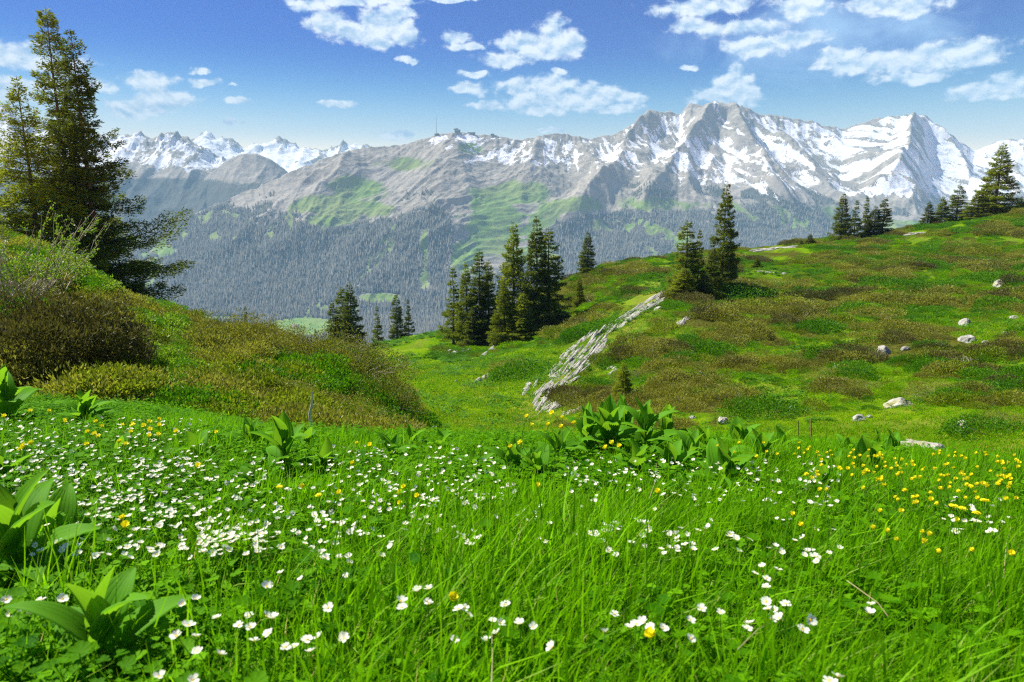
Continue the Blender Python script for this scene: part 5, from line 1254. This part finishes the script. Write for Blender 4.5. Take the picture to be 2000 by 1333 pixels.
for _ in range(760):  # the thick of the drifts
    x0, y0, x1, y1 = rf.choice([(0,815,420,980),(0,815,420,980),(250,890,560,1080),(60,900,640,1090),(640,870,1010,990),(1100,890,1640,990)]); rest.append((rf.uniform(x0, x1), rf.uniform(y0, y1)))
P, Rr, Ss = [], [], []
for px, py in rest:
    p = hit(px, py, 1, .17); a, s_ = AS(px, py); P.append((a * p.y, p.y, -s_ * p.y)); Rr.append((rf.gauss(.25, .3), rf.gauss(0, .3), rf.random() * 6.28)); Ss.append(rf.uniform(.5, .76))
scatter('white_flower_drift', 'thick drift of tiny white flowers farther back in the meadow', P, Rr, Ss, [rf.randrange(5) for _ in P], WF)

yz = [(1590,880,1700,930,26,'left of the largest boulder'),(1700,880,1850,935,34,'in front of the largest boulder'),(1850,885,1990,950,40,'right of the largest boulder'),(1700,935,1990,985,34,'in the middle of the yellow patch'),(1560,925,1720,960,9,'among the right hellebores'),(1380,860,1600,900,14,'on the rim left of the dry stalks'),(1780,980,2000,1090,9,'in the grass below the yellow patch'),(1500,985,1760,1060,7,'in open grass at right')]
for x0, y0, x1, y1, n, zl in yz:
    for i in range(n):
        fx, fy = rf.uniform(x0, x1), rf.uniform(y0, y1); half = ', %s %s side' % ('far' if fy < (y0 + y1) / 2 else 'near', 'left' if fx < (x0 + x1) / 2 else 'right')
        flower_at(fx, fy, .26, YF, 'globe_flower', 'yellow globe flower ' + zl + half, 'flower', 'yellow globe flowers ' + zl + half, .62)
yn = [(1027,816,'highest yellow globe flower over the hollow on a tall stem',.42),(1079,808,'yellow globe flower on a tall stem before the limestone strip foot',.42),(1098,818,'second yellow globe flower before the limestone strip foot',.4),(1124,828,'yellow globe flower beside the big clump of leaves',.4),(1070,832,'small yellow flower left of the big clump',.36),(1095,836,'small yellow flower between the tall stemmed ones',.36),(1038,832,'small yellow flower under the highest one',.34),(1182,878,'yellow flower in front of the big clump, left one',.26),(1210,873,'yellow flower in front of the big clump, right one',.26),(1195,868,'yellow bud above the pair before the big clump',.28),(1018,868,'yellow flower on the rim left of the big clump',.28),(996,876,'yellow flower beside a white drift on the rim',.26),(1050,951,'yellow flower below the broad arching hellebore',.2),(1284,963,'yellow flower under the folded hellebore',.2),(697,868,'yellow flower left of the pointed leaved hellebore',.24),(722,872,'yellow flower touching the pointed leaved hellebore',.24),(690,908,'flat yellow flower in the meadow under the mound',.2),(782,985,'yellow flower low in the meadow centre left',.18),(790,953,'upper yellow flower of the little vertical pair',.18),(815,970,'lower yellow flower of the little vertical pair',.18)]
for px, py, lab, h in yn: flower_at(px, py, h, YF, 'globe_flower', lab, 'flower', None, 1.05)
yl = [(45,873),(40,880),(44,876),(62,868),(95,805),(58,805),(8,815),(185,850),(190,855),(172,845),(128,826),(127,822),(240,832),(258,829),(282,833),(290,826),(310,820),(311,832),(292,841),(310,851),(291,853),(255,846),(198,835),(188,826),(345,845),(423,846),(103,976),(240,1015),(243,1030),(232,865),(245,870),(170,870),(385,912),(590,952),(660,965),(780,966),(1265,1240),(882,1170),(1270,1246)]
for i, (px, py) in enumerate(yl):
    zl = 'yellow buttercup by the foot of the left slope' if py < 880 else 'yellow buttercup scattered among the white flowers'
    zl += ', ' + next(t for lim, t in [(75, 'close to the left edge'), (150, 'left of the upright leaf tuft'), (215, 'just right of the upright leaf tuft'), (270, 'below the grassy path'), (360, 'right of the path foot'), (500, 'left of the white stick'), (2001, 'far out in the open meadow')] if px < lim)
    flower_at(px, py, .19, YF, 'buttercup', zl, 'flower', zl.replace('yellow buttercup', 'yellow buttercups'), 1.0)
for px, py, lab in [(1893, 950, 'wide dandelion, topmost of the dandelions near the right edge'), (1862, 990, 'left dandelion of the touching pair near the right edge'), (1880, 994, 'right dandelion of the touching pair near the right edge'), (1923, 979, 'flat dandelion right of the touching pair'), (1907, 1003, 'dandelion just below the touching pair'), (546, 952, 'single dandelion on a brown stem among white flowers left of centre'), (622, 968, 'small dandelion right of the single brown stemmed one'), (259, 831, 'dandelion standing at the foot of the grassy path')]:
    flower_at(px, py, .22, DF, 'dandelion', lab, 'flower', None, .85, tilt=.15)
# a few dry straws lying across the grass
def straw(pts, h, label):
    P = []
    for px, py in pts: p = hit(px, py, 1, h); a, s = AS(px, py); P.append(Vector((a * p.y, p.y, -s * p.y)))
    tv, tf = tube_np([tuple(q) for q in P], np.linspace(.0015, .0008, len(P)), 4); tag(link(D.objects.new('dry_straw', mesh_np('dry_straw', tv, tf, [M_straw]))), label, 'straw')
straw([(1655,1135),(1690,1160),(1715,1178),(1735,1205)], .2, 'bent dry straw in the grass at lower right')
straw([(960,1333),(962,1290),(961,1240)], .19, 'pale straight stalk rising at the bottom centre')
straw([(1960,1130),(1966,1060),(1974,1030)], .2, 'dry straw standing near the right edge')
straw([(1268,975),(1280,940),(1282,905)], .2, 'dry stalk beside the large lit leaf in front of the big clump')
straw([(1440,1270),(1480,1230),(1510,1215)], .2, 'slanting pale straw beneath the white flowers at right')

# ------------------------------------------------------------------ the air
Z_TOP = max((o.matrix_world @ Vector(c)).z for o in scene.objects if o.type == 'MESH' and o.name in ('mountain', 'left_range', 'far_snow_range', 'dark_hill') for c in o.bound_box) + 180
def haze():
    x, y0, y1, z0, z1 = 10500, -400, 9500, -2600, Z_TOP
    me = boxmesh('haze', [(-x, y0, z0, x, y1, z1, 0)], [])
    m = D.materials.new('haze'); m.use_nodes = True; nt = m.node_tree; nt.nodes.clear()
    out = nt.nodes.new('ShaderNodeOutputMaterial'); v = nt.nodes.new('ShaderNodeVolumePrincipled')
    v.inputs['Color'].default_value = (.40, .74, 1.0, 1); v.inputs['Density'].default_value = .000112; v.inputs['Anisotropy'].default_value = -.1
    nt.links.new(v.outputs[0], out.inputs['Volume']); me.materials.append(m)
    tag(link(D.objects.new('haze', me)), 'thin pale blue mountain haze', kind='stuff')
haze()
print('objects', len(D.objects), 'tris', sum(sum(len(p.vertices) - 2 for p in o.data.polygons) if len(o.data.polygons) < 3000 else len(o.data.polygons) * 2 for o in scene.objects if o.type == 'MESH'))
print('unique tris', sum(len(m.loops) - 2 * len(m.polygons) for m in D.meshes), 'zmax', max((o.matrix_world @ Vector(c)).z for o in scene.objects if o.type == 'MESH' and o.name != 'haze' for c in o.bound_box))
